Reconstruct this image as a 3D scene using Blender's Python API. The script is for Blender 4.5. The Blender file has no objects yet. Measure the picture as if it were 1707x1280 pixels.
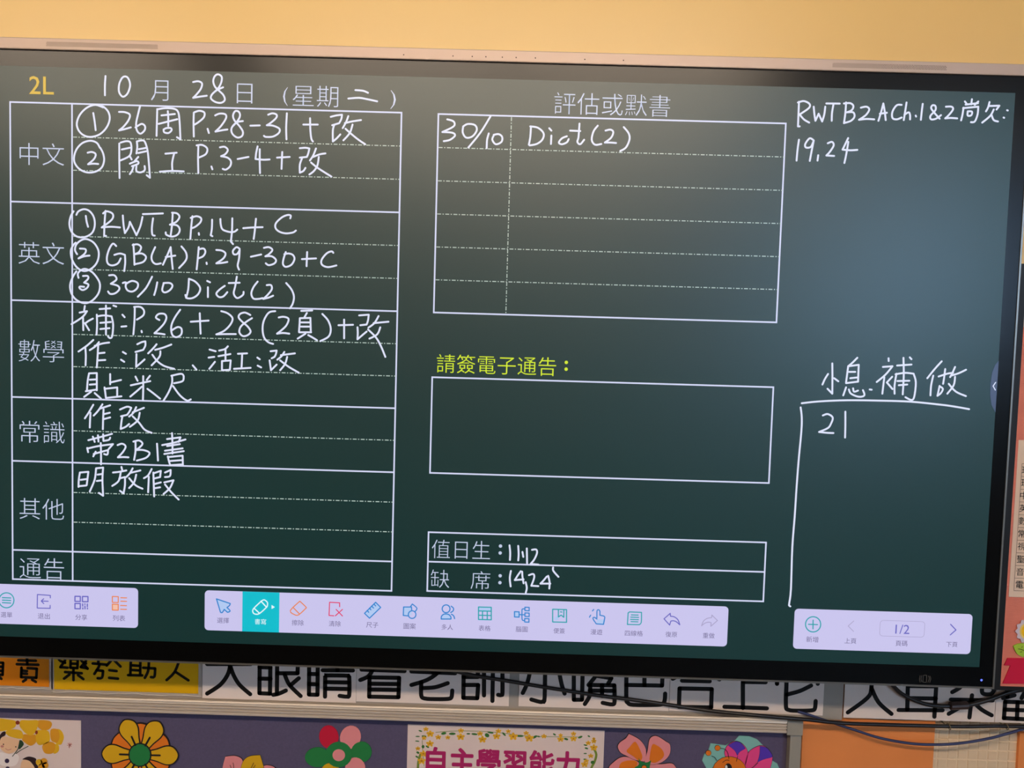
import bpy, bmesh, math, random
from mathutils import Matrix, Vector
random.seed(4)
scene = bpy.context.scene
COL = scene.collection

# ------------------------------------------------------------------ camera
H0 = 1.62                      # height of the screen centre above the floor (m)
RC = ((0.99954841, -0.02941275, 0.00615428),
      (0.02904432, 0.99816093, 0.05320889),
      (-0.00770798, -0.05300612, 0.99856444))   # columns: right, up, back in (x, up, towards viewer)
CAM = (0.05741, 0.05288, 1.42838)               # relative to the screen centre
FPX, IW, IH = 1280.0, 1707.0, 1280.0
cam_data = bpy.data.cameras.new('camera')
cam_data.sensor_width = 36.0
cam_data.lens = FPX / IW * 36.0
cam_data.clip_start = 0.05
cam = bpy.data.objects.new('camera', cam_data)
COL.objects.link(cam)
def conv(v): return Vector((v[0], -v[2], v[1]))
cr = conv((RC[0][0], RC[1][0], RC[2][0])); cu = conv((RC[0][1], RC[1][1], RC[2][1])); cb = conv((RC[0][2], RC[1][2], RC[2][2]))
cp = conv(CAM) + Vector((0, 0, H0))
cam.matrix_world = Matrix(((cr.x, cu.x, cb.x, cp.x), (cr.y, cu.y, cb.y, cp.y), (cr.z, cu.z, cb.z, cp.z), (0, 0, 0, 1)))
scene.camera = cam

# ------------------------------------------------------------------ world, exposure, lamp levels
scene.view_settings.view_transform = 'Standard'
scene.view_settings.look = 'None'
scene.view_settings.gamma = 1.0
scene.view_settings.exposure = 0.0
try: scene.view_settings.use_curve_mapping = False
except Exception: pass
world = bpy.data.worlds.new('world'); scene.world = world
world.use_nodes = True
world.node_tree.nodes['Background'].inputs[0].default_value = (0.55, 0.68, 0.85, 1)
world.node_tree.nodes['Background'].inputs[1].default_value = 0.6
LAMP_RGB = (1.0, 0.81, 0.62)
LAMP_FRONT, LAMP_REAR, WINDOW_LIGHT = 35.0, 26.0, 26.0

# ------------------------------------------------------------------ helpers
def lin(c):
    c = c / 255.0
    return c / 12.92 if c <= 0.04045 else ((c + 0.055) / 1.055) ** 2.4
def rgb(r, g, b): return (lin(r), lin(g), lin(b), 1.0)
def px(x, y, d=0.0):
    """the point on the upright plane d metres behind the screen face that pixel x, y shows"""
    a = (x - IW / 2) / FPX; b = -(y - IH / 2) / FPX
    r = [RC[i][0] * a + RC[i][1] * b - RC[i][2] for i in range(3)]
    s = (-d - CAM[2]) / r[2]
    return (CAM[0] + s * r[0], CAM[1] + s * r[1])
MATS = {}
def mat(name, col, rough=0.6, metal=0.0, spec=0.5, emit=None, estr=1.0, noise=None, bump=None, coat=0.0):
    if name in MATS: return MATS[name]
    m = bpy.data.materials.new(name); m.use_nodes = True
    nt = m.node_tree; p = nt.nodes['Principled BSDF']
    p.inputs['Base Color'].default_value = col
    p.inputs['Roughness'].default_value = rough
    p.inputs['Metallic'].default_value = metal
    p.inputs['Specular IOR Level'].default_value = spec
    if coat:
        p.inputs['Coat Weight'].default_value = coat
        p.inputs['Coat Roughness'].default_value = 0.25
    if emit:
        p.inputs['Emission Color'].default_value = emit
        p.inputs['Emission Strength'].default_value = estr
    if noise or bump:
        tc = nt.nodes.new('ShaderNodeTexCoord')
    if noise:      # (scale, amount)
        n = nt.nodes.new('ShaderNodeTexNoise'); n.inputs['Scale'].default_value = noise[0]; n.inputs['Detail'].default_value = 4
        nt.links.new(tc.outputs['Object'], n.inputs['Vector'])
        mx = nt.nodes.new('ShaderNodeMixRGB'); mx.blend_type = 'MIX'
        mx.inputs[1].default_value = tuple(c * (1 - noise[1]) for c in col[:3]) + (1,)
        mx.inputs[2].default_value = tuple(min(1, c * (1 + noise[1])) for c in col[:3]) + (1,)
        nt.links.new(n.outputs['Fac'], mx.inputs[0]); nt.links.new(mx.outputs[0], p.inputs['Base Color'])
    if bump:       # (kind, scale, strength, distance)
        if bump[0] == 'noise':
            n2 = nt.nodes.new('ShaderNodeTexNoise'); n2.inputs['Scale'].default_value = bump[1]; n2.inputs['Detail'].default_value = 3
            out = n2.outputs['Fac']
        else:
            n2 = nt.nodes.new('ShaderNodeTexWave'); n2.wave_type = 'BANDS'; n2.bands_direction = bump[0]
            n2.inputs['Scale'].default_value = bump[1]; n2.inputs['Distortion'].default_value = 1.5
            out = n2.outputs['Fac']
        nt.links.new(tc.outputs['Object'], n2.inputs['Vector'])
        bp = nt.nodes.new('ShaderNodeBump'); bp.inputs['Strength'].default_value = bump[2]; bp.inputs['Distance'].default_value = bump[3]
        nt.links.new(out, bp.inputs['Height']); nt.links.new(bp.outputs['Normal'], p.inputs['Normal'])
    MATS[name] = m
    return m
def tag(o, label=None, cat=None, group=None, kind=None):
    if label: o['label'] = label
    if cat: o['category'] = cat
    if group: o['group'] = group
    if kind: o['kind'] = kind
    return o
ROOT = {}
def empty(name, loc, label, cat, group=None):
    o = bpy.data.objects.new(name, None); COL.objects.link(o); o.location = loc; o.empty_display_size = 0.05
    ROOT[o.name] = Vector(loc)
    return tag(o, label, cat, group)
def link(name, me, m, parent=None):
    o = bpy.data.objects.new(name, me); COL.objects.link(o)
    if m is not None and not me.materials: me.materials.append(m)
    if parent is not None:
        o.parent = parent
        off = ROOT.get(parent.name)
        if off is not None: o.location = -off
    return o
class MB:
    """collects shapes in world space: x right, y into the wall, z up"""
    def __init__(s): s.v = []; s.f = []; s.smooth = False
    def add(s, vs, fs):
        n = len(s.v); s.v += [tuple(q) for q in vs]; s.f += [tuple(i + n for i in f) for f in fs]
        return s
    def box(s, x0, x1, y0, y1, z0, z1):
        return s.add([(x, y, z) for x in (x0, x1) for y in (y0, y1) for z in (z0, z1)],
                     [(0, 1, 3, 2), (4, 6, 7, 5), (0, 4, 5, 1), (2, 3, 7, 6), (0, 2, 6, 4), (1, 5, 7, 3)])
    def plate(s, pts, y, th=0.0):
        """outline of (x, z) points facing the room at depth y, th thick backwards; always counted anticlockwise from the front"""
        a = sum(p[0] * q[1] - q[0] * p[1] for p, q in zip(pts, pts[1:] + pts[:1]))
        if a < 0: pts = pts[::-1]
        n = len(pts)
        if th <= 0: return s.add([(p[0], y, p[1]) for p in pts], [tuple(range(n))])
        return s.add([(p[0], y, p[1]) for p in pts] + [(p[0], y + th, p[1]) for p in pts],
                     [tuple(range(n)), tuple(range(2 * n - 1, n - 1, -1))] + [(i, i + n, (i + 1) % n + n, (i + 1) % n) for i in range(n)])
    def ribbon(s, pts, w, y, caps=True):
        """a pen stroke of width w along (x, z) points at depth y"""
        q = [pts[0]]
        for p in pts[1:]:
            if math.hypot(p[0] - q[-1][0], p[1] - q[-1][1]) > 1e-5: q.append(p)
        h = w / 2
        if len(q) < 2:
            c = q[0]; return s.plate([(c[0] + h * math.cos(t * math.pi / 5), c[1] + h * math.sin(t * math.pi / 5)) for t in range(10)], y)
        L = []; Rr = []
        for i, p in enumerate(q):
            a = q[max(0, i - 1)]; b = q[min(len(q) - 1, i + 1)]
            dx, dz = b[0] - a[0], b[1] - a[1]; d = math.hypot(dx, dz) or 1e-9
            nx, nz = -dz / d, dx / d
            L.append((p[0] + nx * h, p[1] + nz * h)); Rr.append((p[0] - nx * h, p[1] - nz * h))
        n = len(q)
        s.add([(p[0], y, p[1]) for p in L] + [(p[0], y, p[1]) for p in Rr], [(i, i + n, i + n + 1, i + 1) for i in range(n - 1)])
        if caps:
            for e, b in ((0, 1), (n - 1, n - 2)):
                a0 = math.atan2(q[e][1] - q[b][1], q[e][0] - q[b][0]) - math.pi / 2
                s.plate([(q[e][0] + h * math.cos(a0 + t * math.pi / 6), q[e][1] + h * math.sin(a0 + t * math.pi / 6)) for t in range(7)], y)
        return s
    def tube(s, pts, r, seg=10):
        P = [Vector(p) for p in pts]; n = len(P); vs = []; fs = []
        for i, p in enumerate(P):
            t = (P[min(n - 1, i + 1)] - P[max(0, i - 1)]).normalized()
            a = t.cross(Vector((0, 1, 0))).normalized(); b = t.cross(a)
            vs += [p + (a * math.cos(k * 2 * math.pi / seg) + b * math.sin(k * 2 * math.pi / seg)) * r for k in range(seg)]
        for i in range(n - 1):
            fs += [(i * seg + k, i * seg + (k + 1) % seg, (i + 1) * seg + (k + 1) % seg, (i + 1) * seg + k) for k in range(seg)]
        fs += [tuple(range(seg))[::-1], tuple(range((n - 1) * seg, n * seg))]
        s.smooth = True
        return s.add(vs, fs)
    def mesh(s, name):
        me = bpy.data.meshes.new(name); me.from_pydata([(x, y, z + H0) for x, y, z in s.v], [], s.f); me.update()
        if s.smooth: me.polygons.foreach_set('use_smooth', [True] * len(me.polygons))
        return me
    def build(s, name, m, parent=None, fix=False):
        me = s.mesh(name)
        if fix:
            b = bmesh.new(); b.from_mesh(me); bmesh.ops.recalc_face_normals(b, faces=b.faces); b.to_mesh(me); b.free()
        return link(name, me, m, parent)
def crom(pts, closed=False, n=5):
    """smooth curve through points; a repeated point is a sharp corner"""
    out = []; N = len(pts)
    rng = range(N) if closed else range(N - 1)
    for i in rng:
        p1 = pts[i]; p2 = pts[(i + 1) % N]
        if p1 == p2: continue
        p0 = pts[i - 1] if (i > 0 or closed) else p1
        p3 = pts[(i + 2) % N] if (closed or i + 2 < N) else p2
        for k in range(n):
            t = k / n; t2 = t * t; t3 = t2 * t
            out.append(tuple(0.5 * (2 * p1[j] + (p2[j] - p0[j]) * t + (2 * p0[j] - 5 * p1[j] + 4 * p2[j] - p3[j]) * t2 + (3 * p1[j] - p0[j] - 3 * p2[j] + p3[j]) * t3) for j in (0, 1)))
    if not closed: out.append(tuple(pts[-1]))
    return out
def parse(txt):
    """'x,y x,y! x,y; x,y ...' -> list of strokes; ! marks a sharp corner"""
    res = []
    for st in txt.split(';'):
        pts = []
        for w in st.split():
            c = w.endswith('!'); a, b = w.rstrip('!').split(',')
            pts.append((float(a), float(b)))
            if c: pts.append((float(a), float(b)))
        if pts: res.append(pts)
    return res
def strokes(mb, txt, o, k, w, d, n=4, dz=0.0):
    """pen strokes written in view coordinates (origin o, scale k) onto the plane d behind the screen"""
    for st in parse(txt):
        # split at sharp corners so that each piece gets its own round ends
        piece = [st[0]]; pieces = []
        for a, b in zip(st, st[1:]):
            if a == b: pieces.append(piece); piece = [b]
            else: piece.append(b)
        pieces.append(piece)
        for pc in pieces:
            q = crom(pc, False, n) if len(pc) > 2 else pc
            mb.ribbon([px(o[0] + x * k, o[1] + y * k, d) for x, y in q], w, d - dz)
    return mb
def poly(txt, o, k, d, smooth=True, n=4):
    pts = parse(txt)[0]
    if smooth: pts = crom(pts, True, n)
    q = []
    for x, y in pts:
        p = px(o[0] + x * k, o[1] + y * k, d)
        if not q or math.hypot(p[0] - q[-1][0], p[1] - q[-1][1]) > 1e-5: q.append(p)
    return q
def ell(cx, cy, rx, ry, o, k, d, rot=0, n=22):
    c, s_ = math.cos(rot), math.sin(rot)
    return [px(o[0] + (cx + rx * math.cos(t) * c - ry * math.sin(t) * s_) * k, o[1] + (cy + rx * math.cos(t) * s_ + ry * math.sin(t) * c) * k, d) for t in (2 * math.pi * i / n for i in range(n))]
def rrect(x0, x1, z0, z1, r, n=5):
    out = []
    for cx, cz, a in ((x1 - r, z1 - r, 0), (x0 + r, z1 - r, 90), (x0 + r, z0 + r, 180), (x1 - r, z0 + r, 270)):
        out += [(cx + r * math.cos(math.radians(a + 90 * i / n)), cz + r * math.sin(math.radians(a + 90 * i / n))) for i in range(n + 1)]
    return out
def grow(pts, g):
    """outline pushed outwards by g"""
    a = sum(p[0] * q[1] - q[0] * p[1] for p, q in zip(pts, pts[1:] + pts[:1])); s_ = 1 if a > 0 else -1
    out = []; n = len(pts)
    for i in range(n):
        p, q = pts[i - 1], pts[(i + 1) % n]; dx, dz = q[0] - p[0], q[1] - p[1]; l = math.hypot(dx, dz) or 1e-9
        out.append((pts[i][0] + s_ * dz / l * g, pts[i][1] - s_ * dx / l * g))
    return out
def text(s, L, R, d, m, name, parent, off=0.0, h=None, dy=0.0, res=2, bold=0.0):
    """lettering whose ink runs from pixel L to pixel R (middle height) on the plane d; h: height in pixels"""
    cu_ = bpy.data.curves.new(name, 'FONT'); cu_.body = s; cu_.size = 1.0; cu_.offset = off; cu_.resolution_u = res
    ob = bpy.data.objects.new(name, cu_); COL.objects.link(ob)
    me = bpy.data.meshes.new_from_object(ob.evaluated_get(bpy.context.evaluated_depsgraph_get()))
    bpy.data.objects.remove(ob); bpy.data.curves.remove(cu_)
    me.materials.clear()
    xs = [v.co.x for v in me.vertices]; ys = [v.co.y for v in me.vertices]
    a = px(L[0], L[1], d); b = px(R[0], R[1], d)
    sx = (b[0] - a[0]) / (max(xs) - min(xs))
    sz = sx if h is None else (px(L[0], L[1] - h / 2, d)[1] - px(L[0], L[1] + h / 2, d)[1]) / (max(ys) - min(ys))
    x0 = min(xs); yc = (max(ys) + min(ys)) / 2; zc = (a[1] + b[1]) / 2
    for v in me.vertices:
        v.co = (a[0] + (v.co.x - x0) * sx, d - dy, zc + (v.co.y - yc) * sz + H0)
    if bold:
        b = bmesh.new()
        for k, (ax, az) in enumerate(((0, 0), (1, 0), (-1, 0), (0, 1), (0, -1), (.7, .7), (-.7, .7), (.7, -.7), (-.7, -.7))):
            m2 = me.copy(); m2.transform(Matrix.Translation((ax * bold, -k * 0.00002, az * bold))); b.from_mesh(m2); bpy.data.meshes.remove(m2)
        b.to_mesh(me); b.free()
    return link(name, me, m, parent)
K4 = 400 / 1707

# ------------------------------------------------------------------ materials
M_wall = mat('cream_yellow_paint', rgb(238, 198, 122), 0.36, noise=(3.0, 0.03), spec=0.6)
M_room = mat('pale_room_paint', rgb(168, 158, 142), 0.85)
M_ceil = mat('white_ceiling_paint', rgb(232, 228, 220), 0.9)
M_floor = mat('grey_floor_vinyl', rgb(84, 78, 72), 0.55, noise=(6, 0.1))
M_tile = mat('painted_beige_tile', rgb(228, 200, 166), 0.45, noise=(60, 0.06), bump=('noise', 90, 0.25, 0.001))
M_grout = mat('painted_beige_grout', rgb(236, 210, 178), 0.7)
M_black = mat('black_bezel_glass', rgb(3, 3, 3), 0.24, spec=0.26)
M_screen = mat('lit_dark_green_screen', rgb(4, 4, 5), 0.38, spec=0.78, emit=rgb(2, 43, 41))
M_screen.cycles.emission_sampling = 'NONE'
M_alu = mat('champagne_aluminium', rgb(188, 166, 152), 0.45, metal=0.3)
M_trim = mat('dark_aluminium_trim', rgb(150, 145, 138), 0.35, metal=0.8)
M_body = mat('black_plastic_casing', rgb(14, 14, 15), 0.55)
M_hole = mat('hole_shade', rgb(40, 30, 24), 0.9)  # for flat dark discs: the shade inside the holes is put into colour
def lit(name, r, g, b):
    m = mat(name, rgb(4, 4, 5), 0.38, spec=0.78, emit=rgb(r, g, b))
    m.cycles.emission_sampling = 'NONE'      # small glowing print: found by hitting it, not sampled as a lamp
    return m
M_white = lit('lit_white_line', 208, 212, 240)
M_print = lit('lit_white_print', 190, 200, 226)
M_dash = lit('lit_pale_dash', 176, 194, 186)
M_pen = lit('lit_white_pen', 220, 224, 246)
M_gold = lit('lit_gold_print', 206, 168, 18)
M_lime = lit('lit_lime_print', 205, 226, 30)
M_bar = lit('lit_lilac_toolbar', 201, 196, 236)
M_cyan = lit('lit_cyan_key', 0, 188, 204)
M_cap = lit('lit_grey_caption', 108, 100, 142)
M_tab = lit('lit_slate_tab', 62, 74, 104)
I_teal = lit('lit_teal_icon', 30, 160, 172); I_blue = lit('lit_blue_icon', 40, 130, 205); I_vio = lit('lit_violet_icon', 104, 100, 190)
I_org = lit('lit_orange_icon', 232, 132, 80); I_red = lit('lit_red_icon', 222, 60, 104); I_grey = lit('lit_pale_icon', 168, 160, 200)
I_lblue = lit('lit_pale_blue_fill', 176, 200, 240); I_white = lit('lit_white_icon', 222, 244, 248); I_peach = lit('lit_peach_fill', 240, 190, 170)

# ------------------------------------------------------------------ the room
WALL = 0.130
X0, X1, Y1, ZF, ZC = -3.3, 3.7, -7.6, -H0, 1.42
def struct(name, mb, m): return tag(mb.build(name, m, fix=True), kind='structure')
wall_front = struct('wall_front', MB().box(X0, X1, WALL, WALL + 0.12, ZF, ZC), M_wall)
tag(wall_front, label='cream yellow painted wall behind the display')
struct('floor', MB().box(X0, X1, Y1, WALL, ZF - 0.1, ZF), M_floor)
struct('ceiling', MB().box(X0, X1, Y1, WALL, ZC, ZC + 0.1), M_ceil)
struct('wall_left', MB().box(X0 - 0.1, X0, Y1, WALL, ZF, ZC), M_room)
struct('wall_back', MB().box(X0, X1, Y1 - 0.1, Y1, ZF, ZC), M_room)
wy0, wy1, wz0, wz1 = -6.95, -4.9, 0.12, 1.36
struct('wall_right', MB().box(X1, X1 + 0.1, Y1, wy0, ZF, ZC).box(X1, X1 + 0.1, wy1, WALL, ZF, ZC).box(X1, X1 + 0.1, wy0, wy1, ZF, wz0).box(X1, X1 + 0.1, wy0, wy1, wz1, ZC), M_room)
M_frame = mat('white_window_frame', rgb(215, 215, 212), 0.5)
M_day = mat('daylit_frosted_pane', rgb(200, 210, 220), 0.5, emit=(0.42, 0.66, 1.0, 1), estr=WINDOW_LIGHT)
wf = struct('window_1', MB().box(X1 - 0.02, X1 + 0.06, wy0, wy1, wz0, wz0 + 0.05).box(X1 - 0.02, X1 + 0.06, wy0, wy1, wz1 - 0.05, wz1).box(X1 - 0.02, X1 + 0.06, wy0, wy0 + 0.05, wz0 + 0.05, wz1 - 0.05).box(X1 - 0.02, X1 + 0.06, wy1 - 0.05, wy1, wz0 + 0.05, wz1 - 0.05), M_frame)
npane = 3; pw = (wy1 - wy0 - 0.1) / npane
for i in range(npane):
    a = wy0 + 0.05 + i * pw
    MB().box(X1 + 0.02, X1 + 0.03, a + 0.02, a + pw - 0.02, wz0 + 0.05, wz1 - 0.05).build('pane', M_day, wf)
for i in range(1, npane):
    a = wy0 + 0.05 + i * pw
    MB().box(X1 - 0.01, X1 + 0.05, a - 0.02, a + 0.02, wz0 + 0.05, wz1 - 0.05).build('mullion', M_frame, wf)
M_lampbody = mat('white_lamp_housing', rgb(225, 225, 220), 0.5)
def lamp(x, y, ln, strength, label, group, tilt=False):
    r = empty('ceiling_lamp', (x, y, ZC + H0), label, 'lamp', group)
    mt = mat('lamp_diffuser_%g' % strength, rgb(250, 240, 225), 0.5, emit=LAMP_RGB + (1,), estr=strength)
    if tilt:       # wedge-shaped board light: its diffuser leans towards the board wall
        sec = ((y - 0.09, ZC), (y - 0.09, ZC - 0.13), (y - 0.03, ZC - 0.13), (y + 0.09, ZC - 0.01), (y + 0.09, ZC))
        n = len(sec)
        MB().add([(x - ln / 2, p, q) for p, q in sec] + [(x + ln / 2, p, q) for p, q in sec], [tuple(range(n)), tuple(range(n, 2 * n))] + [(i, (i + 1) % n, (i + 1) % n + n, i + n) for i in range(n)]).build('housing', M_lampbody, r, fix=True)
        e = 0.004; p0 = (y - 0.026, ZC - 0.126); p1 = (y + 0.086, ZC - 0.014); q0 = (p0[0] + e, p0[1] - e); q1 = (p1[0] + e, p1[1] - e)
        sec = ((p0[0] + .001, p0[1] - .001), (p1[0] + .001, p1[1] - .001), q1, q0)
        MB().add([(x - ln / 2 + .02, p, q) for p, q in sec] + [(x + ln / 2 - .02, p, q) for p, q in sec], [(0, 1, 2, 3), (4, 5, 6, 7)] + [(i, (i + 1) % 4, (i + 1) % 4 + 4, i + 4) for i in range(4)]).build('diffuser', mt, r, fix=True)
        return
    MB().box(x - ln / 2, x + ln / 2, y - 0.09, y + 0.09, ZC - 0.05, ZC).build('housing', M_lampbody, r, fix=True)
    MB().box(x - ln / 2 + 0.02, x + ln / 2 - 0.02, y - 0.075, y + 0.075, ZC - 0.075, ZC - 0.0505).build('diffuser', mt, r, fix=True)
for i, x in enumerate((-2.15, -0.60, 0.585)):
    lamp(x, -2.25, 1.18, LAMP_FRONT, ('long warm ceiling lamp at far left of the front row', 'long warm ceiling lamp in the middle of the front row', 'long warm ceiling lamp at the right end of the front row')[i], 'front row ceiling lamps', True)
lamp(0.42, -4.9, 1.18, LAMP_REAR, 'long warm ceiling lamp above the middle of the room', 'rear ceiling lamps')
lamp(2.55, -3.3, 1.0, LAMP_REAR * 0.4, 'added ceiling lamp near the window wall', 'rear ceiling lamps')  # added to brighten the reflection at the screen's upper right

# ------------------------------------------------------------------ interactive display
D = empty('interactive_display', (0, 0.1, H0 - 0.574), 'large wall-mounted interactive display showing a dark green homework board', 'display')
SW, SH, OX, OB, BT, OT = 0.9475, 0.533, 0.9775, -0.574, 0.5625, 0.5835
MB().box(-OX + 0.006, OX - 0.006, 0.012, 0.098, OB + 0.006, OT - 0.006).build('casing', M_body, D, fix=True)
MB().plate([(-OX + .003, OB + .003), (OX - .003, OB + .003), (OX - .003, BT), (-OX + .003, BT)], 0.0006, 0.0115).build('bezel_glass', M_black, D, fix=True)
t = 0.0032
MB().box(-OX, OX, -0.001, 0.03, OB, OB + t).box(-OX, -OX + t, -0.001, 0.03, OB + t, BT).box(OX - t, OX, -0.001, 0.03, OB + t, BT).build('edge_trim', M_trim, D, fix=True)
bar = MB().box(-OX, OX, -0.004, 0.03, BT, OT).build('speaker_bar', M_alu, D, fix=True)
bv = bar.modifiers.new('b', 'BEVEL'); bv.width = 0.0015; bv.segments = 2
def grille(x0, x1, zc, name):
    mb = MB(); n = 76; st = (x1 - x0) / n
    for row in range(4):
        for i in range(n + (0 if row % 2 else 1)):
            cx = x0 + (i + 0.5 * (row % 2)) * st; cz = zc + (row - 1.5) * 0.0021
            mb.plate([(cx + 0.00075 * math.cos(a * math.pi / 3), cz + 0.00075 * math.sin(a * math.pi / 3)) for a in range(6)], -0.0042)
    o = mb.build(name, M_hole, bar); o.matrix_parent_inverse = Matrix(); o['kind'] = 'stuff'; return o
g0 = px(80, 75.5); g1 = px(264, 79.5); grille(g0[0], g1[0], 0.5725, 'speaker_grille')
g0 = px(1387, 110); g1 = px(1575, 114.5); grille(g0[0], g1[0], 0.5725, 'speaker_grille')
for x, y in ((130, 88), (448, 96), (572, 99), (660, 101), (766, 104), (855, 106), (979, 109), (1298, 118), (1547, 124)):
    c = px(640 + x * 440 / 1707, 70 + y * 440 / 1707)
    MB().plate([(c[0] + 0.0012 * math.cos(a * math.pi / 4), c[1] + 0.0012 * math.sin(a * math.pi / 4)) for a in range(8)], -0.0042).build('microphone_hole', M_hole, bar)
screen = MB().plate([(-SW, -SH), (SW, -SH), (SW, SH), (-SW, SH)], 0.0, 0.0004).build('screen', M_screen, D, fix=True)
# contactless mark and power light on the lower bezel
M_mark = mat('grey_bezel_print', rgb(78, 74, 70), 0.5)
mk = strokes(MB(), '968,708 964,730 968,755; 980,708 974,730 980,752; 990,710 992,706 1012,706 1015,710 1012,750 1008,756 990,754 988,750 990,710; 1028,710 1033,730 1024,755; 1038,712 1043,732 1036,756', (1307, 960), K4, 0.0011, 0, dz=0.0001)
mk.build('contactless_mark', M_mark, D)
led = px(1636, 1133.5)
MB().plate([(led[0] + 0.0021 * math.cos(a * math.pi / 6), led[1] + 0.0021 * math.sin(a * math.pi / 6)) for a in range(12)], -0.0003).build('power_light', mat('blue_power_light', rgb(10, 10, 40), 0.4, emit=rgb(90, 110, 255), estr=2.0), D)

# ---- printed tables on the screen
LW = 0.0029
def hline(mb, x0, x1, z, w=LW): mb.plate([(x0 - w / 2, z - w / 2), (x1 + w / 2, z - w / 2), (x1 + w / 2, z + w / 2), (x0 - w / 2, z + w / 2)], -0.0004)
def vline(mb, x, z0, z1, w=LW): mb.plate([(x - w / 2, z0), (x + w / 2, z0), (x + w / 2, z1), (x - w / 2, z1)], -0.0004)
def dashes(mb, p, q, w=0.0017):
    L = math.hypot(q[0] - p[0], q[1] - p[1]); ux, uz = (q[0] - p[0]) / L, (q[1] - p[1]) / L; s = 0.002
    while s < L - 0.001:
        for a, b in ((0, 0.0072), (0.0099, 0.0121)):
            a += s; b = min(b + s, L)
            if a < b:
                mb.plate([(p[0] + ux * a - uz * w / 2, p[1] + uz * a + ux * w / 2), (p[0] + ux * b - uz * w / 2, p[1] + uz * b + ux * w / 2), (p[0] + ux * b + uz * w / 2, p[1] + uz * b - ux * w / 2), (p[0] + ux * a + uz * w / 2, p[1] + uz * a - ux * w / 2)], -0.0004)
        s += 0.0150
tL, tD, tR = -0.8875, -0.7734, -0.1679
HV = (0.4678, 0.2871, 0.1056, -0.0750, -0.1955, -0.3653, -0.4216)
mb = MB()
for z in HV: hline(mb, tL, tR, z)
for x in (tL, tD, tR): vline(mb, x, HV[-1], HV[0])
mb.build('homework_table', M_white, screen)
for i, k in ((0, 3), (1, 3), (2, 3), (3, 2), (4, 3)):
    for j in range(1, k):
        z = HV[i] + (HV[i + 1] - HV[i]) * j / k; mb = MB(); dashes(mb, (tD, z), (tR, z)); mb.build('dashed_rule', M_dash, screen)
mL, mR, m0, m1 = -0.1003, 0.5342, 0.4672, 0.1053
mb = MB()
for z in (m0, m1): hline(mb, mL, mR, z)
for x in (mL, mR): vline(mb, x, m1, m0)
mb.build('assessment_table', M_white, screen)
xd = px(848, 358)[0]
for j in range(1, 6):
    z = m0 + (m1 - m0) * j / 6; mb = MB(); dashes(mb, (mL, z), (mR, z)); mb.build('dashed_rule', M_dash, screen)
mb = MB(); dashes(mb, (xd, m0), (xd, m1)); mb.build('dashed_rule', M_dash, screen)
mb = MB()
for z in (-0.0149, -0.1945): hline(mb, mL, mR, z)
for x in (mL, mR): vline(mb, x, -0.1945, -0.0149)
mb.build('notice_box', M_white, screen)
mb = MB()
for z in (-0.3071, -0.3633, -0.4196): hline(mb, mL, mR, z)
for x in (mL, mR): vline(mb, x, -0.4196, -0.3071)
mb.build('duty_table', M_white, screen)
# ---- printed words
def pr(s, L, R, m=M_print, off=-0.012, h=None): return text(s, L, R, 0, m, 'printed_heading', screen, off, h, 0.0005)
pr('2L', (49, 141.5), (90, 143), M_gold, 0.006, 30)
pr('月', (252, 150.5), (281, 151.5), h=34); pr('日', (395, 155.5), (421, 156.5), h=33); pr('(', (472, 161), (480, 161), h=31)
pr('星期', (488, 159.5), (564, 161.5), h=35); pr(')', (651, 166), (660, 166.5), h=31)
pr('中文', (33, 256), (107, 258.5)); pr('英文', (31, 421), (107, 423.5)); pr('數學', (31, 584), (107, 586)); pr('常識', (33, 719), (108, 721.5)); pr('其他', (33, 847), (107, 849.5)); pr('通告', (33, 946), (107, 949))
pr('評估或默書', (924, 172), (1117, 177))
pr('請簽電子通告', (728, 606), (927, 611), M_lime, -0.006)
def dots(L, m):
    mb = MB()
    for x, y in L:
        c = px(x, y); mb.plate([(c[0] + 0.0033 * math.cos(a * math.pi / 5), c[1] + 0.0033 * math.sin(a * math.pi / 5)) for a in range(10)], -0.0005)
    mb.build('printed_colon', m, screen)
dots(((944, 604), (943.7, 615.3)), M_lime); dots(((834.3, 910), (833.8, 921.5)), M_print); dots(((833.8, 959.5), (833.4, 971)), M_print)
pr('值日生', (720, 914.5), (817, 917.5), h=31); pr('缺', (718, 964), (749, 965), h=30); pr('席', (785, 966.5), (817, 967.5), h=30)
# ---- handwriting, line by line, read off enlarged views of the board
PW = 0.0034
A = (0, 100); B = (350, 100); C_ = (0, 330); D_ = (350, 330); E_ = (0, 600); F_ = (700, 130); G_ = (1307, 130); Hh = (1307, 560); J_ = (690, 860)
def hand(*parts):
    """each written character (a cluster of strokes that overlap sideways) is a part of the screen"""
    st = []
    for o, txt in parts:
        for t_ in txt.split(';'):
            if t_.strip():
                xs = [o[0] + p[0] * K4 for p in parse(t_)[0]]; st.append([min(xs), max(xs), [(o, t_)]])
    st.sort(key=lambda q: q[0]); groups = []
    for q in st:
        if groups and q[0] < groups[-1][1] + 1.5: groups[-1][1] = max(groups[-1][1], q[1]); groups[-1][2] += q[2]
        else: groups.append(q)
    for g in groups:
        mb = MB()
        for o, t_ in g[2]: strokes(mb, t_, o, K4, PW, 0, dz=0.0007)
        mb.build('handwritten_character', M_pen, screen)
hand((A, '752,115 748,180 748,252; 868,130 850,170 847,220 860,250 880,262 908,240 926,190 922,150 905,122 880,120 862,140;'
         '1375,158 1410,152 1438,167 1430,205 1400,245 1375,270! 1420,262 1472,255;'
         '1588,195 1545,215 1510,245 1502,275 1535,300 1575,305 1600,285 1590,250 1560,220 1530,190 1518,150 1530,115 1553,103 1578,120 1575,160 1555,200 1530,225'),
     (B, '1035,215 1090,220 1125,234; 985,275 1060,270 1120,280 1190,295'))
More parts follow.
